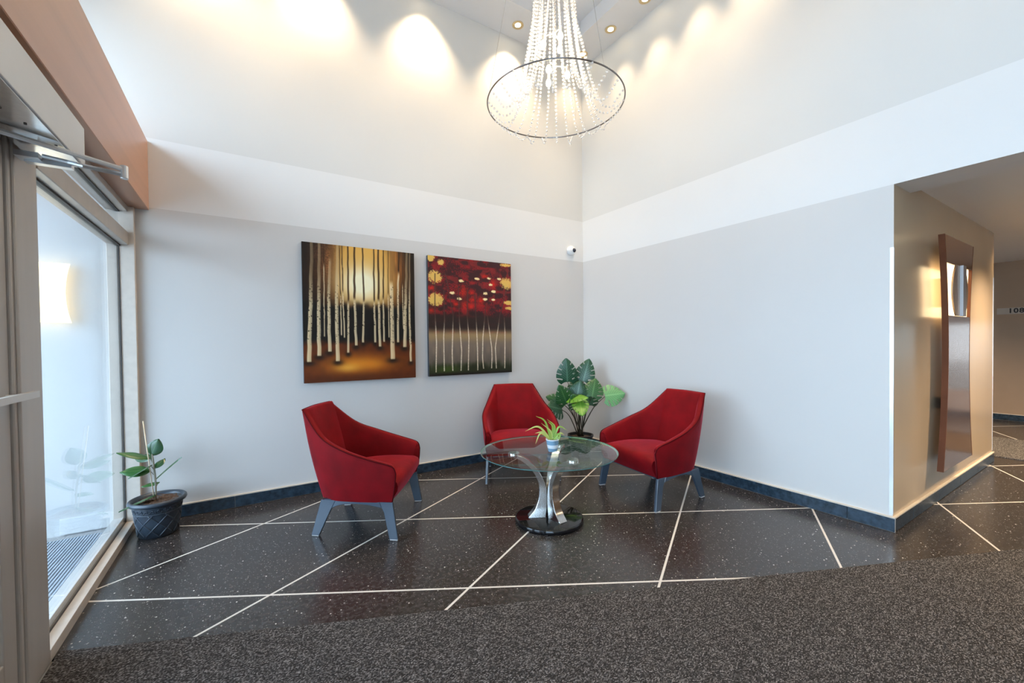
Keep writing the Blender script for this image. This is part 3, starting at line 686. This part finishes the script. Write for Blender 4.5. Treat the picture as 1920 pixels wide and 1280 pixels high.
# ------------------------------------------------------------------ room number sign
sg = thing('room_sign', 'small pale room number plate reading 108 on the brown hall wall', 'sign', (6.2, -2.66, 1.65))
part_at(MB().box(6.188, 6.199, -2.90, -2.47, 1.608, 1.702), 'plate', M['plate'], sg, .001)
fc = bpy.data.curves.new('number', 'FONT'); fc.body = '108'; fc.size = .095; fc.extrude = .0015; fc.align_x = 'CENTER'; fc.align_y = 'CENTER'; fc.space_character = 1.15; fc.offset = .003
fo = bpy.data.objects.new('number', fc); COL.objects.link(fo)
bpy.context.view_layer.update()
me = bpy.data.meshes.new_from_object(fo.evaluated_get(bpy.context.evaluated_depsgraph_get())); bpy.data.objects.remove(fo)
me.materials.clear(); me.materials.append(M['ink'])
no = bpy.data.objects.new('number', me); COL.objects.link(no); no.parent = sg; no.location = (-.0135, .0, .005); no.rotation_euler = (math.pi/2, 0, -math.pi/2)

# ------------------------------------------------------------------ downlights
def downlight(x, y, z, label, energy, size=1.35, blend=1.0, tilt=(0, 0), group='ceiling downlights along the walls'):
    t = thing('downlight', label, 'ceiling light', (x, y, z), 0, group)
    autosmooth(MB().lathe([(.060, 0), (.060, -.004), (.054, -.007), (.030, -.002)], 28, cap=False).build('trim_ring', M['brass'], t))
    autosmooth(MB().lathe([(.0305, -.002), (.012, -.0026), (.0005, -.0027)], 20, cap=False).build('lamp_face', M['lampglow'], t))
    l = bpy.data.lights.new('downlight_beam', 'SPOT'); l.energy = energy; l.color = WARM; l.spot_size = size; l.spot_blend = blend; l.shadow_soft_size = .03
    o = bpy.data.objects.new('downlight_beam', l); COL.objects.link(o); o.parent = t; o.location = (0, 0, -.02); o.rotation_euler = (tilt[0], tilt[1], 0)
    return t
SPE = 62
TB = math.radians(6)
for i, x in enumerate((-1.054, -2.03, -2.99, -3.75)):
    downlight(x, -.19, ZC, ['lit brass downlight nearest the chandelier above the red tree painting', 'lit downlight above the wall, left of the chandelier', 'lit downlight over the golden painting', 'lit downlight above the sidelight end of the wall'][i], SPE*1.6, size=1.55, tilt=(TB, 0))
downlight(-.17, -.21, ZC, 'lit brass downlight tucked in the ceiling corner behind the chandelier', SPE*.5, tilt=(TB*.7, TB*.7))
for i, y in enumerate((-.66, -1.118, -1.578, -2.04, -2.9, -3.8, -4.7)):
    downlight(-.175, y, ZC, ['lit brass downlight right of the chandelier, second from the corner', 'lit brass downlight at the top edge, third from the corner'][i] if i < 2 else 'lit downlight over the tall right wall, number %s from the corner' % ('four', 'five', 'six', 'seven', 'eight')[i-2], SPE*.95, tilt=(0, TB))
downlight(3.187, -3.034, 2.40, 'lit downlight in the hall ceiling nearest the room number plate', 110, size=2.2, group='hall downlights')
for (x, y) in ((1.2, -4.2), (2.3, -3.6), (4.6, -1.6), (4.6, -4.2)):  # extra lamps out of view, added to brighten and warm the hall
    downlight(x, y, 2.305 if x < 2.86 else 2.40, 'unseen downlight added to light the hall beyond the beam', 230, size=2.2, group='hall downlights')
for (x, y) in ((-1.2, -5.9), (-3.0, -5.9)):  # invented lamps behind the camera that fill the lobby with light
    downlight(x, y, ZC, 'unseen downlight added to light the lobby behind the viewer', 150, size=1.8, group='added lobby lights')

# ------------------------------------------------------------------ armchair
def cr_spline(P, n):
    P = [Vector(p) for p in P]; out = []
    for i in range(len(P)-1):
        p0 = P[i-1] if i else P[0]*2-P[1]; p1, p2 = P[i], P[i+1]; p3 = P[i+2] if i+2 < len(P) else P[-1]*2-P[-2]
        for k in range(n):
            t = k/n
            out.append(.5*((2*p1)+(p2-p0)*t+(2*p0-5*p1+4*p2-p3)*t*t+(3*p1-p0-3*p2+p3)*t**3))
    out.append(P[-1]); return out
def make_chair():
    t = thing('armchair', '', 'armchair', (0, 0, 0), 0, 'red velvet armchairs around the glass table')
    up = cr_spline([(.332, -.292, .425), (.338, -.280, .462), (.343, -.245, .484), (.350, -.13, .518), (.342, .04, .575), (.292, .208, .655), (.205, .368, .822)], 6)
    lo = cr_spline([(.318, -.262, .235), (.318, -.250, .235), (.318, -.220, .235), (.316, -.12, .235), (.300, .03, .235), (.272, .15, .235), (.212, .235, .235)], 6)
    up += [Vector((.205-.205*k/5, .368+.014*math.sin(k/5*math.pi/2), .822+.003*k/5)) for k in range(1, 6)]
    lo += [Vector((.212-.212*k/5, .235+.012*math.sin(k/5*math.pi/2), .235)) for k in range(1, 6)]
    mir = lambda L_: L_ + [Vector((-p.x, p.y, p.z)) for p in L_[-2::-1]]
    up, lo = mir(up), mir(lo); n = len(up); TH = .042; NV = 9
    verts = []; faces = []
    rows = 2*NV+3
    for i in range(n):
        a, c = up[max(i-1, 0)], up[min(i+1, n-1)]
        tg = Vector((c.x-a.x, c.y-a.y, 0)).normalized(); nin = Vector((tg.y, -tg.x, 0))
        mid = Vector((0, -.05, 0)) - Vector((up[i].x, up[i].y, 0))
        if nin.dot(mid) < 0: nin = -nin
        sec = []
        for k in range(NV):
            v = k/(NV-1); p = lo[i].lerp(up[i], v)
            bulge = math.sin(v*math.pi)*.012
            sec.append(p - nin*bulge)
        tp = sec[-1].copy(); sec[-1] = tp-Vector((0, 0, .010))
        sec += [tp+nin*.008+Vector((0, 0, .001)), tp+nin*TH*.5+Vector((0, 0, .004)), tp+nin*(TH-.008)+Vector((0, 0, .001))]
        for k in range(NV):
            v = 1-k/(NV-1); p = lo[i].lerp(up[i], v); puff = math.sin(v*math.pi)*.012
            q = p+nin*(TH+puff)
            if k == 0: q -= Vector((0, 0, .012))
            sec.append(q)
        verts += sec
    rows = len(verts)//n
    for i in range(n-1):
        for k in range(rows):
            k2 = (k+1) % rows
            faces.append((i*rows+k, i*rows+k2, (i+1)*rows+k2, (i+1)*rows+k))
    faces += [tuple(range(rows)), tuple(range((n-1)*rows, n*rows))[::-1]]
    sh = link('shell', verts, faces, M['velvet'], t); 
    bm = bmesh.new(); bm.from_mesh(sh.data); bmesh.ops.recalc_face_normals(bm, faces=bm.faces); bm.to_mesh(sh.data); bm.free(); autosmooth(sh, 50)
    # piping along the outer rim and down both front edges
    rim = [Vector(verts[i*rows+NV-1])+Vector((0, 0, .009)) for i in range(n)]
    fl = [Vector(verts[k]) for k in range(NV-1)]; fr = [Vector(verts[(n-1)*rows+k]) for k in range(NV-1)]
    path = fl + rim + fr[::-1]
    MB().tube(path, .0042, 6).build('piping', M['piping'], sh, True)
    # seat cushion
    ST = 14; SR = 12; cv = []; cf = []
    prof = [(-.262, .238), (-.285, .275), (-.302, .320), (-.306, .352), (-.296, .376), (-.270, .388)] + [(-.270+(.19+.270)*k/8, .388+.016*math.sin(k/8*math.pi)-.012*k/8) for k in range(1, 9)] + [(.19, .25)]
    for (y, z) in prof:
        f = (y+.306)/.5; hw = .300-.055*max(0, f)**1.3
        for j in range(ST+1):
            s = -1+2*j/ST
            rnd = (abs(s)**6)*.018 if z > .3 else 0
            cv.append((s*hw, y+(.010*s*s if y < -.2 else 0), z-rnd+.010*(1-s*s)*(1 if z > .37 else 0)))
    R_ = ST+1
    for i in range(len(prof)-1):
        for j in range(ST): cf.append((i*R_+j, i*R_+j+1, (i+1)*R_+j+1, (i+1)*R_+j))
    k = len(prof); cf += [tuple(i*R_ for i in range(k)), tuple(i*R_+ST for i in range(k))[::-1], tuple(range(R_))[::-1], tuple(range((k-1)*R_, k*R_))]
    cu = link('seat_cushion', cv, cf, M['velvet'], t)
    bm = bmesh.new(); bm.from_mesh(cu.data); bmesh.ops.recalc_face_normals(bm, faces=bm.faces); bm.to_mesh(cu.data); bm.free(); autosmooth(cu, 55)
    MB().box(-.27, .27, -.24, .20, .222, .242).build('seat_base', M['legs'], t)
    # side frames: arched rail + two flat tapering legs
    def xs(y): return .322-(.322-.250)*(y+.28)/.56
    for sg_ in (-1, 1):
        fn = lambda p, h, s=sg_: (s*(xs(p[0])+h+(.010*(1-p[1]/.24))), p[0], p[1])
        fr_ = [(-.268, .238), (-.180, .238), (-.196, .200), (-.210, .172), (-.246, 0.004), (-.304, .004)]
        rr_ = [(.120, .238), (.222, .238), (.290, .004), (.236, .004), (.166, .150), (.148, .185)]
        ra_ = [(-.180, .238), (.120, .238), (.148, .185), (.110, .203), (.05, .216), (-.03, .219), (-.11, .214), (-.17, .204), (-.196, .200)]
        for poly, nm in ((fr_, 'leg'), (rr_, 'leg'), (ra_, 'side_rail')):
            o = MB().prism(poly, fn, -.011, .011).build(nm, M['legs'], t)
            bm = bmesh.new(); bm.from_mesh(o.data); bmesh.ops.recalc_face_normals(bm, faces=bm.faces); bm.to_mesh(o.data); bm.free(); bevel(o, .0025, 1)
            if nm == 'leg':
                y0, y1 = (poly[4][0], poly[5][0]) if poly is fr_ else (poly[3][0], poly[2][0])
                y0, y1 = min(y0, y1), max(y0, y1)
                MB().prism([(y0+.004, .0), (y1-.004, .0), (y1-.004, .005), (y0+.004, .005)], fn, -.009, .009).build('foot_pad', M['pad'], o)
    return t
ch = make_chair()
spots = [((-2.795, -.803, 0), 57.0, 'red velvet armchair on the left, showing its pinkish side, below the golden painting'),
         ((-1.315, -.517, 0), -25.5, 'red velvet armchair in the middle, behind the glass table beside the monstera'),
         ((-.675, -1.586, 0), -97.7, 'red velvet armchair on the right, standing against the tall pale wall')]
for i, (loc, rz, lab) in enumerate(spots):
    o = ch if i == 0 else copy_tree(ch)
    o.location = loc; o.rotation_euler = (0, 0, math.radians(rz)); o['label'] = lab

# ------------------------------------------------------------------ glass coffee table
TX, TY, TZ = -1.742, -1.553, .50
tb = thing('coffee_table', 'round glass coffee table on three curved steel legs and black disc base', 'table', (TX, TY, 0))
autosmooth(MB().lathe([(.225, 0), (.238, .004), (.240, .012), (.240, .026), (.236, .032), (.228, .034)], 72).build('base', M['blackbase'], tb), 50)
tt = MB(); R0 = .478
tt.lathe([(R0-.012, -.012), (R0, -.008), (R0, -.003), (R0-.018, 0)], 96)
tt.m = [1]*(3*96) + [0, 0]
tt.m[2*96:3*96] = [0]*96; tt.m[0:96] = [1]*96
o = tt.build('table_top', [M['tglass'], M['tedge']], tb); o.location = (0, 0, TZ); autosmooth(o, 30)
for ang in (150, -87, 33):
    a = math.radians(ang); er = Vector((math.cos(a), math.sin(a), 0)); et = Vector((-math.sin(a), math.cos(a), 0))
    oc = cr_spline([(.150, .034, 0), (.098, .10, 0), (.072, .19, 0), (.078, .28, 0), (.124, .37, 0), (.200, .437, 0), (.285, .462, 0)], 5)
    ic = cr_spline([(.030, .034, 0), (.020, .11, 0), (.018, .19, 0), (.034, .28, 0), (.088, .378, 0), (.165, .450, 0), (.240, .476, 0)], 5)
    vs = []; n = len(oc)
    for i in range(n):
        hw = .034-.008*i/(n-1)
        for (s, q) in ((-1, ic[i]), (1, ic[i]), (1, oc[i]), (-1, oc[i])):
            vs.append(er*q.x+Vector((0, 0, q.y))+et*(s*hw))
    fs = []
    for i in range(n-1):
        for k in range(4): fs.append((i*4+k, i*4+(k+1) % 4, (i+1)*4+(k+1) % 4, (i+1)*4+k))
    fs += [(3, 2, 1, 0), tuple(range((n-1)*4, n*4))]
    lg = link('leg', vs, fs, M['steel'], tb)
    bm = bmesh.new(); bm.from_mesh(lg.data); bmesh.ops.recalc_face_normals(bm, faces=bm.faces); bm.to_mesh(lg.data); bm.free(); autosmooth(lg, 40); bevel(lg, .002, 1, 60)
    pc = er*.245
    autosmooth(MB().lathe([(.034, .460), (.039, .464), (.039, .483), (.036, .4875)], 28, pc).build('glass_pad', M['chrome'], tb))

# ------------------------------------------------------------------ leaf builder
def leaf(name, base, tip, width, m, parent, normal=None, cup=.12, droop=.10, slits=0, shape='oval', nu=18, nv=8):
    base, tip = Vector(base), Vector(tip); ax = tip-base; Ln = ax.length; ax.normalize()
    nr = Vector(normal) if normal else (CAMDIR(base)+Vector((0, 0, .8)))
    nr = (nr-ax*nr.dot(ax)).normalized(); sd = ax.cross(nr)
    vs = []; uv = []; keep = []
    for i in range(nu+1):
        u = i/nu
        if shape == 'heart': hw = (math.sin(math.pi*min(1, u*.94+.06)**.70)**.72)*(1-.06*u) if u < 1 else 0
        elif shape == 'blade': hw = math.sin(math.pi*min(1, .12+.88*u)**.8)**.6 if u < 1 else 0
        else: hw = math.sin(math.pi*(u**.85))**.8 if 0 < u < 1 else 0
        hw = max(hw, .02)*width/2
        for j in range(-nv, nv+1):
            s = j/nv
            back = -.16*Ln*abs(s)**2*(1-u)*1.0 if shape == 'heart' else 0
            fwd = .06*Ln*abs(s)*(1-u) if shape == 'heart' else 0
            p = base+ax*(u*Ln+back+fwd)+sd*(s*hw)+nr*(-cup*width*(s*s)*.6 - droop*Ln*(u*u)+ .12*droop*Ln)
            vs.append(p); uv.append((s, u))
    fs = []; W = 2*nv+1
    for i in range(nu):
        for j in range(2*nv):
            if slits:
                s = (j+.5)/nv-1; ph = ((i+.5)/nu-.22*abs(s))*slits
                if abs(s) > .5 and (ph % 1) < .17 and .12 < (i+.5)/nu < .86: continue
            fs.append((i*W+j, i*W+j+1, (i+1)*W+j+1, (i+1)*W+j))
    loc = parent.location
    return link(name, [v-loc for v in vs], fs, m, parent, True, None, uv)
def CAMDIR(p): return Vector((-.55, -.75, .25))

# ------------------------------------------------------------------ monstera in the corner
mp_ = thing('monstera_plant', 'potted split leaf monstera in the corner between two red armchairs', 'plant', (-.42, -.40, 0))
autosmooth(MB().lathe([(.095, 0.001), (.10, .004), (.135, .215), (.142, .220), (.142, .236), (.128, .236), (.122, .205), (.001, .204)], 36, cap=False).build('pot', M['potdark'], mp_))
MB().lathe([(.122, .206), (.06, .216), (.001, .220)], 24, cap=False).build('soil', M['soil'], mp_)
MONL = [([-0.528, -0.315, 0.815], [-0.566, -0.345, 1.077], 0.19, 'mon_dark'), ([-0.349, -0.369, 0.814], [-0.284, -0.406, 1.071], 0.18, 'mon_dark'),
 ([-0.371, -0.536, 0.66], [-0.298, -0.519, 0.863], 0.18, 'mon_mid'), ([-0.253, -0.61, 0.67], [-0.062, -0.731, 0.702], 0.20, 'mon_pale'),
 ([-0.679, -0.403, 0.535], [-0.885, -0.448, 0.60], 0.19, 'mon_dark'), ([-0.634, -0.43, 0.595], [-0.756, -0.466, 0.8], 0.16, 'mon_mid'),
 ([-0.642, -0.483, 0.66], [-0.575, -0.689, 0.70], 0.14, 'mon_bright'), ([-0.585, -0.579, 0.645], [-0.670, -0.713, 0.520], 0.14, 'mon_bright'),
 ([-0.401, -0.338, 0.69], [-0.381, -0.289, 0.861], 0.18, 'mon_dark'), ([-0.333, -0.444, 0.55], [-0.316, -0.393, 0.715], 0.18, 'mon_dark'),
 ([-0.665, -0.35, 0.617], [-0.822, -0.322, 0.681], 0.11, 'mon_mid'),
 ([-0.50, -0.44, 0.66], [-0.47, -0.46, 0.84], 0.15, 'mon_dark'), ([-0.55, -0.50, 0.57], [-0.66, -0.56, 0.70], 0.15, 'mon_mid')]
SB = Vector((-.418, -.395, .212))
for i, (bs, tp, wd, mm) in enumerate(MONL):
    bs, tp = Vector(bs), Vector(tp)
    nrm = CAMDIR(bs)+Vector((0, 0, .25)) if i not in (6, 7) else Vector((-.3, -.3, .9))
    leaf('leaf', bs, tp, wd*1.3, M[mm], mp_, nrm, cup=.10, droop=.08, slits=5 if i not in (10,) else 4, shape='heart', nu=36, nv=8)
    st = SB+Vector((random.uniform(-.03, .03), random.uniform(-.03, .03), 0))
    md = st.lerp(bs, .55)+Vector((0, 0, .06))
    pts = cr_spline([st, md, bs+(tp-bs)*.04], 6)
    MB().tube([p-mp_.location for p in pts], [.007-.004*k/(len(pts)-1) for k in range(len(pts))], 6).build('stem', M['stem_dark'], mp_, True)

# ------------------------------------------------------------------ rubber plant by the glass
rp = thing('rubber_plant', 'young rubber plant in an embossed charcoal pot by the sidelight', 'plant', (-4.045, -.245, 0))
PC = Vector((0, 0, 0))
pot = MB().lathe([(.098, .001), (.104, .006), (.118, .10), (.131, .205), (.134, .212), (.152, .216), (.157, .226), (.155, .238), (.148, .244), (.138, .242), (.130, .224), (.001, .222)], 56, cap=False).build('pot', M['potblue'], rp); autosmooth(pot, 60)
mb = MB(); NB = 9      # embossed lattice
def pr_(z): return .1045+(.131-.1045)*(z-.006)/.199
for sgn in (-1, 1):
    for k in range(NB):
        pts = []
        for i in range(15):
            f = i/14; z = .012+.148*f; a = 2*math.pi*k/NB+sgn*f*1.15
            r = pr_(z)+.0012; pts.append((r*math.cos(a), r*math.sin(a), z))
        mb.tube(pts, .0036, 6)
for z in (.162, .204):
    mb.tube([((pr_(z)+.001)*math.cos(2*math.pi*j/56), (pr_(z)+.001)*math.sin(2*math.pi*j/56), z) for j in range(56)], .0028, 6, closed=True)
for k in range(26):   # scroll frieze
    a0 = 2*math.pi*k/26; pts = []
    for i in range(9):
        f = i/8; a = a0+.17*f; z = .183+.011*math.sin(f*2*math.pi); r = pr_(z)+.001; pts.append((r*math.cos(a), r*math.sin(a), z))
    mb.tube(pts, .003, 5)
mb.build('embossed_lattice', M['potblue'], pot, True)
nrg = 10; sv = [(0, 0, .228)]; sf = []
for i in range(1, nrg+1):
    for j in range(36):
        a = 2*math.pi*j/36; r = .130*i/nrg; sv.append((r*math.cos(a), r*math.sin(a), .222+random.uniform(-.004, .006)+(.006*(1-i/nrg))))
sf += [(0, 1+j, 1+(j+1) % 36) for j in range(36)]
for i in range(nrg-1):
    for j in range(36): sf.append((1+i*36+j, 1+(i+1)*36+j, 1+(i+1)*36+(j+1) % 36, 1+i*36+(j+1) % 36))
so = link('soil', sv, sf, M['soil'], rp, False)
S0, S1 = Vector((-4.055, -.243, .222)), Vector((-4.072, -.228, .535))
MB().tube([p-rp.location for p in cr_spline([S0, S0.lerp(S1, .5)+Vector((.006, 0, 0)), S1], 6)], [.0055]*12+[.003], 8).build('stem', M['stem_grey'], rp, True)
MB().tube([Vector((-4.062, -.252, .222))-rp.location, Vector((-4.115, -.22, .76))-rp.location], .0032, 8).build('stake', M['stake'], rp, True)
RUB = [('rub2', [-4.080, -0.222, 0.508], [-4.235, -0.27, 0.585], .056, (.1, -.5, 1)), ('rub', [-4.073, -0.226, 0.502], [-4.19, -0.10, 0.508], .055, (0, -1, .8)), ('rub', [-4.076, -0.224, 0.520], [-4.040, -0.243, 0.632], .082, (-.3, -1, .1)),
       ('rub', [-4.061, -0.236, 0.438], [-4.012, -0.192, 0.492], .047, (-.6, -.8, .2)), ('rub', [-4.050, -0.245, 0.370], [-3.915, -0.326, 0.520], .060, (-.72, .05, .68)), ('rub2', [-4.080, -0.222, 0.425], [-4.232, -0.24, 0.448], .070, (.0, -.75, .8)),
       ('rub', [-4.073, -0.228, 0.462], [-4.186, -0.30, 0.415], .050, (-.4, .1, 1)), ('rub2', [-4.039, -0.20, 0.332], [-4.132, -0.225, 0.330], .045, (.0, -.25, 1)), ('rub', [-4.055, -0.243, 0.262], [-4.225, -0.345, 0.228], .055, (-.25, .1, 1))]
for (mm, bs, tp, wd, nr) in RUB:
    bs, tp = Vector(bs), Vector(tp)
    leaf('leaf', bs, tp, wd*1.2, M[mm], rp, nr, cup=.16, droop=.06, nu=16, nv=5)
    near = S0.lerp(S1, max(0, min(1, (bs.z-.03-S0.z)/(S1.z-S0.z))))
    MB().tube([near-rp.location, bs+(tp-bs)*.05-rp.location], .0022, 6).build('petiole', M['stem_grey'], rp, True)

# ------------------------------------------------------------------ spider plant on the table
sp_ = thing('spider_plant', 'small spider plant in a blue and white banded pot on the glass table', 'plant', (-1.742, -1.600, TZ+.0005))
bands = [(.030, 0, .036, .024, 'potblueband'), (.036, .024, .0405, .048, 'potwhite'), (.0405, .048, .045, .078, 'potblueband')]
for (r0, z0, r1, z1, mm) in bands:
    autosmooth(MB().lathe([(r0, z0), (r1, z1)], 36, cap=(z0 == 0)).build('pot_band', M[mm], sp_))
autosmooth(MB().lathe([(.045, .078), (.0475, .080), (.0475, .086), (.043, .086), (.041, .076)], 36, cap=False).build('pot_rim', M['potwhite'], sp_))
MB().lathe([(.042, .076), (.02, .080), (.0005, .081)], 24, cap=False).build('soil', M['soil'], sp_)
def blade(pts, wd, m):
    pts = [Vector(p) for p in pts]; sp = cr_spline(pts, 7); vs = []; uv = []; n = len(sp)
    for i, p in enumerate(sp):
        tg = (sp[min(i+1, n-1)]-sp[max(i-1, 0)]).normalized(); sd = tg.cross(Vector((-.5, -.75, .45))).normalized()
        nn = sd.cross(tg); f = i/(n-1); hw = wd/2*max(.08, (1-f**2.2))*(.6+.4*min(1, f*4))
        for s in (-1, 0, 1): vs.append(p+sd*s*hw-nn*(.3*hw if s == 0 else 0)); uv.append((s, f))
    fs = []
    for i in range(n-1):
        for k in range(2): fs.append((i*3+k, i*3+k+1, (i+1)*3+k+1, (i+1)*3+k))
    return link('leaf', [v-sp_.location for v in vs], fs, m, sp_, True, None, uv)
BL = [[[-1.753, -1.597, 0.575], [-1.787, -1.575, 0.707], [-1.839, -1.542, 0.745]], [[-1.753, -1.597, 0.575], [-1.732, -1.611, 0.67], [-1.774, -1.583, 0.722]],
 [[-1.753, -1.598, 0.575], [-1.825, -1.552, 0.671], [-1.904, -1.503, 0.642]], [[-1.741, -1.604, 0.575], [-1.707, -1.627, 0.669], [-1.657, -1.659, 0.643]],
 [[-1.753, -1.598, 0.575], [-1.813, -1.56, 0.626], [-1.846, -1.541, 0.553]], [[-1.75, -1.6, 0.575], [-1.757, -1.596, 0.64], [-1.809, -1.562, 0.696]],
 [[-1.735, -1.606, 0.575], [-1.701, -1.632, 0.625], [-1.676, -1.647, 0.613]], [[-1.744, -1.604, 0.575], [-1.715, -1.64, 0.618], [-1.731, -1.634, 0.548]],
 [[-1.755, -1.594, 0.575], [-1.795, -1.572, 0.633], [-1.848, -1.539, 0.627]], [[-1.75, -1.6, 0.575], [-1.744, -1.603, 0.67], [-1.771, -1.585, 0.707]]]
for i, b_ in enumerate(BL): blade(b_, .016 if i != 7 else .030, M['spider' if i in (0, 1, 3, 7, 9) else 'spider_y'])

# ------------------------------------------------------------------ chandelier
CX, CY, ZR, RR = -1.712, -1.625, 2.88, .462
chd = thing('chandelier', 'tall crystal bead chandelier flaring to a dark hoop ring', 'chandelier', (CX, CY, ZC+.16))
ztop = ZC+.16
part_at(MB().tube([(CX+RR*math.cos(2*math.pi*j/120), CY+RR*math.sin(2*math.pi*j/120), ZR) for j in range(120)], .0048, 8, closed=True), 'hoop', M['ringdark'], chd)
autosmooth(part_at(MB().lathe([(.16, 0), (.16, -.03), (.15, -.035), (.0005, -.036)], 48, (CX, CY, ztop), cap=False), 'canopy', M['chrome'], chd))
part_at(MB().tube([(CX+.115*math.cos(2*math.pi*j/60), CY+.115*math.sin(2*math.pi*j/60), ztop-.05) for j in range(60)], .006, 6, closed=True), 'top_ring', M['chrome'], chd)
NS = 24
ico = bmesh.new(); bmesh.ops.create_icosphere(ico, subdivisions=1, radius=1); iv = [v.co.copy() for v in ico.verts]; iff = [tuple(v.index for v in f.verts) for f in ico.faces]; ico.free()
for k in range(NS):
    a = 2*math.pi*(k+.3)/NS
    rng = random.Random(k)
    rmid = .185+.02*(k % 3); r0 = .088+.018*(k % 2)
    dip = ZR-.085-.02*rng.random()
    prof = cr_spline([(r0, ztop-.05, 0), (r0+.012, 4.10, 0), (r0+.035, 3.55, 0), (rmid-.03, 3.22, 0), (rmid+.02, 3.00, 0), (rmid+.09, dip+.035, 0), (rmid+.16, dip, 0), (RR-.06, dip+.03, 0), (RR, ZR-.006, 0)], 14)
    # resample at bead pitch
    beads = []; acc = 0; last = prof[0]; pitch = .0255
    for p in prof[1:]:
        seg = (p-last).length; pos = 0
        while acc+seg-pos >= pitch:
            pos += pitch-acc; acc = 0; beads.append(last.lerp(p, min(1, pos/seg)))
        acc += seg-pos; last = p
    mb = MB()
    ca, sa = math.cos(a), math.sin(a)
    for i, p in enumerate(beads):
        rb = .0100 if p.y > ZR+.02 else .0085
        c = Vector((CX+p.x*ca, CY+p.x*sa, p.y)) - chd.location
        mb.add([c+v*rb for v in iv], iff)
    mb.build('bead_strand', M['bead'], chd, True)
for k in range(3):
    a = math.radians(30+120*k)
    part_at(MB().tube([(CX+.11*math.cos(a), CY+.11*math.sin(a), ztop-.05), (CX+RR*math.cos(a), CY+RR*math.sin(a), ZR)], .0016, 5), 'suspension_wire', M['wire'], chd)
part_at(MB().tube([(CX, CY, ztop-.03), (CX, CY, 3.12)], .006, 8), 'stem', M['wire'], chd)
for tier, (zb, rb, n0) in enumerate(((3.30, .075, 3), (3.08, .085, 3))):
    for k in range(n0):
        a = 2*math.pi*(k+.5*tier)/n0+.4; bx, by = CX+rb*math.cos(a), CY+rb*math.sin(a)
        part_at(MB().tube([(CX, CY, zb+.06), (bx, by, zb+.045)], .004, 6).tube([(bx, by, zb+.05), (bx, by, zb+.015)], .010, 10), 'lamp_holder', M['wire'], chd)
        autosmooth(part_at(MB().lathe([(.006, .018), (.014, .008), (.019, -.010), (.014, -.026), (.0005, -.032)], 16, (bx, by, zb), cap=False), 'bulb', M['bulb'], chd))
    lamp('chandelier_lamp', 'POINT', (CX, CY, zb-.01), 12, parent=chd, shadow_soft_size=.10)
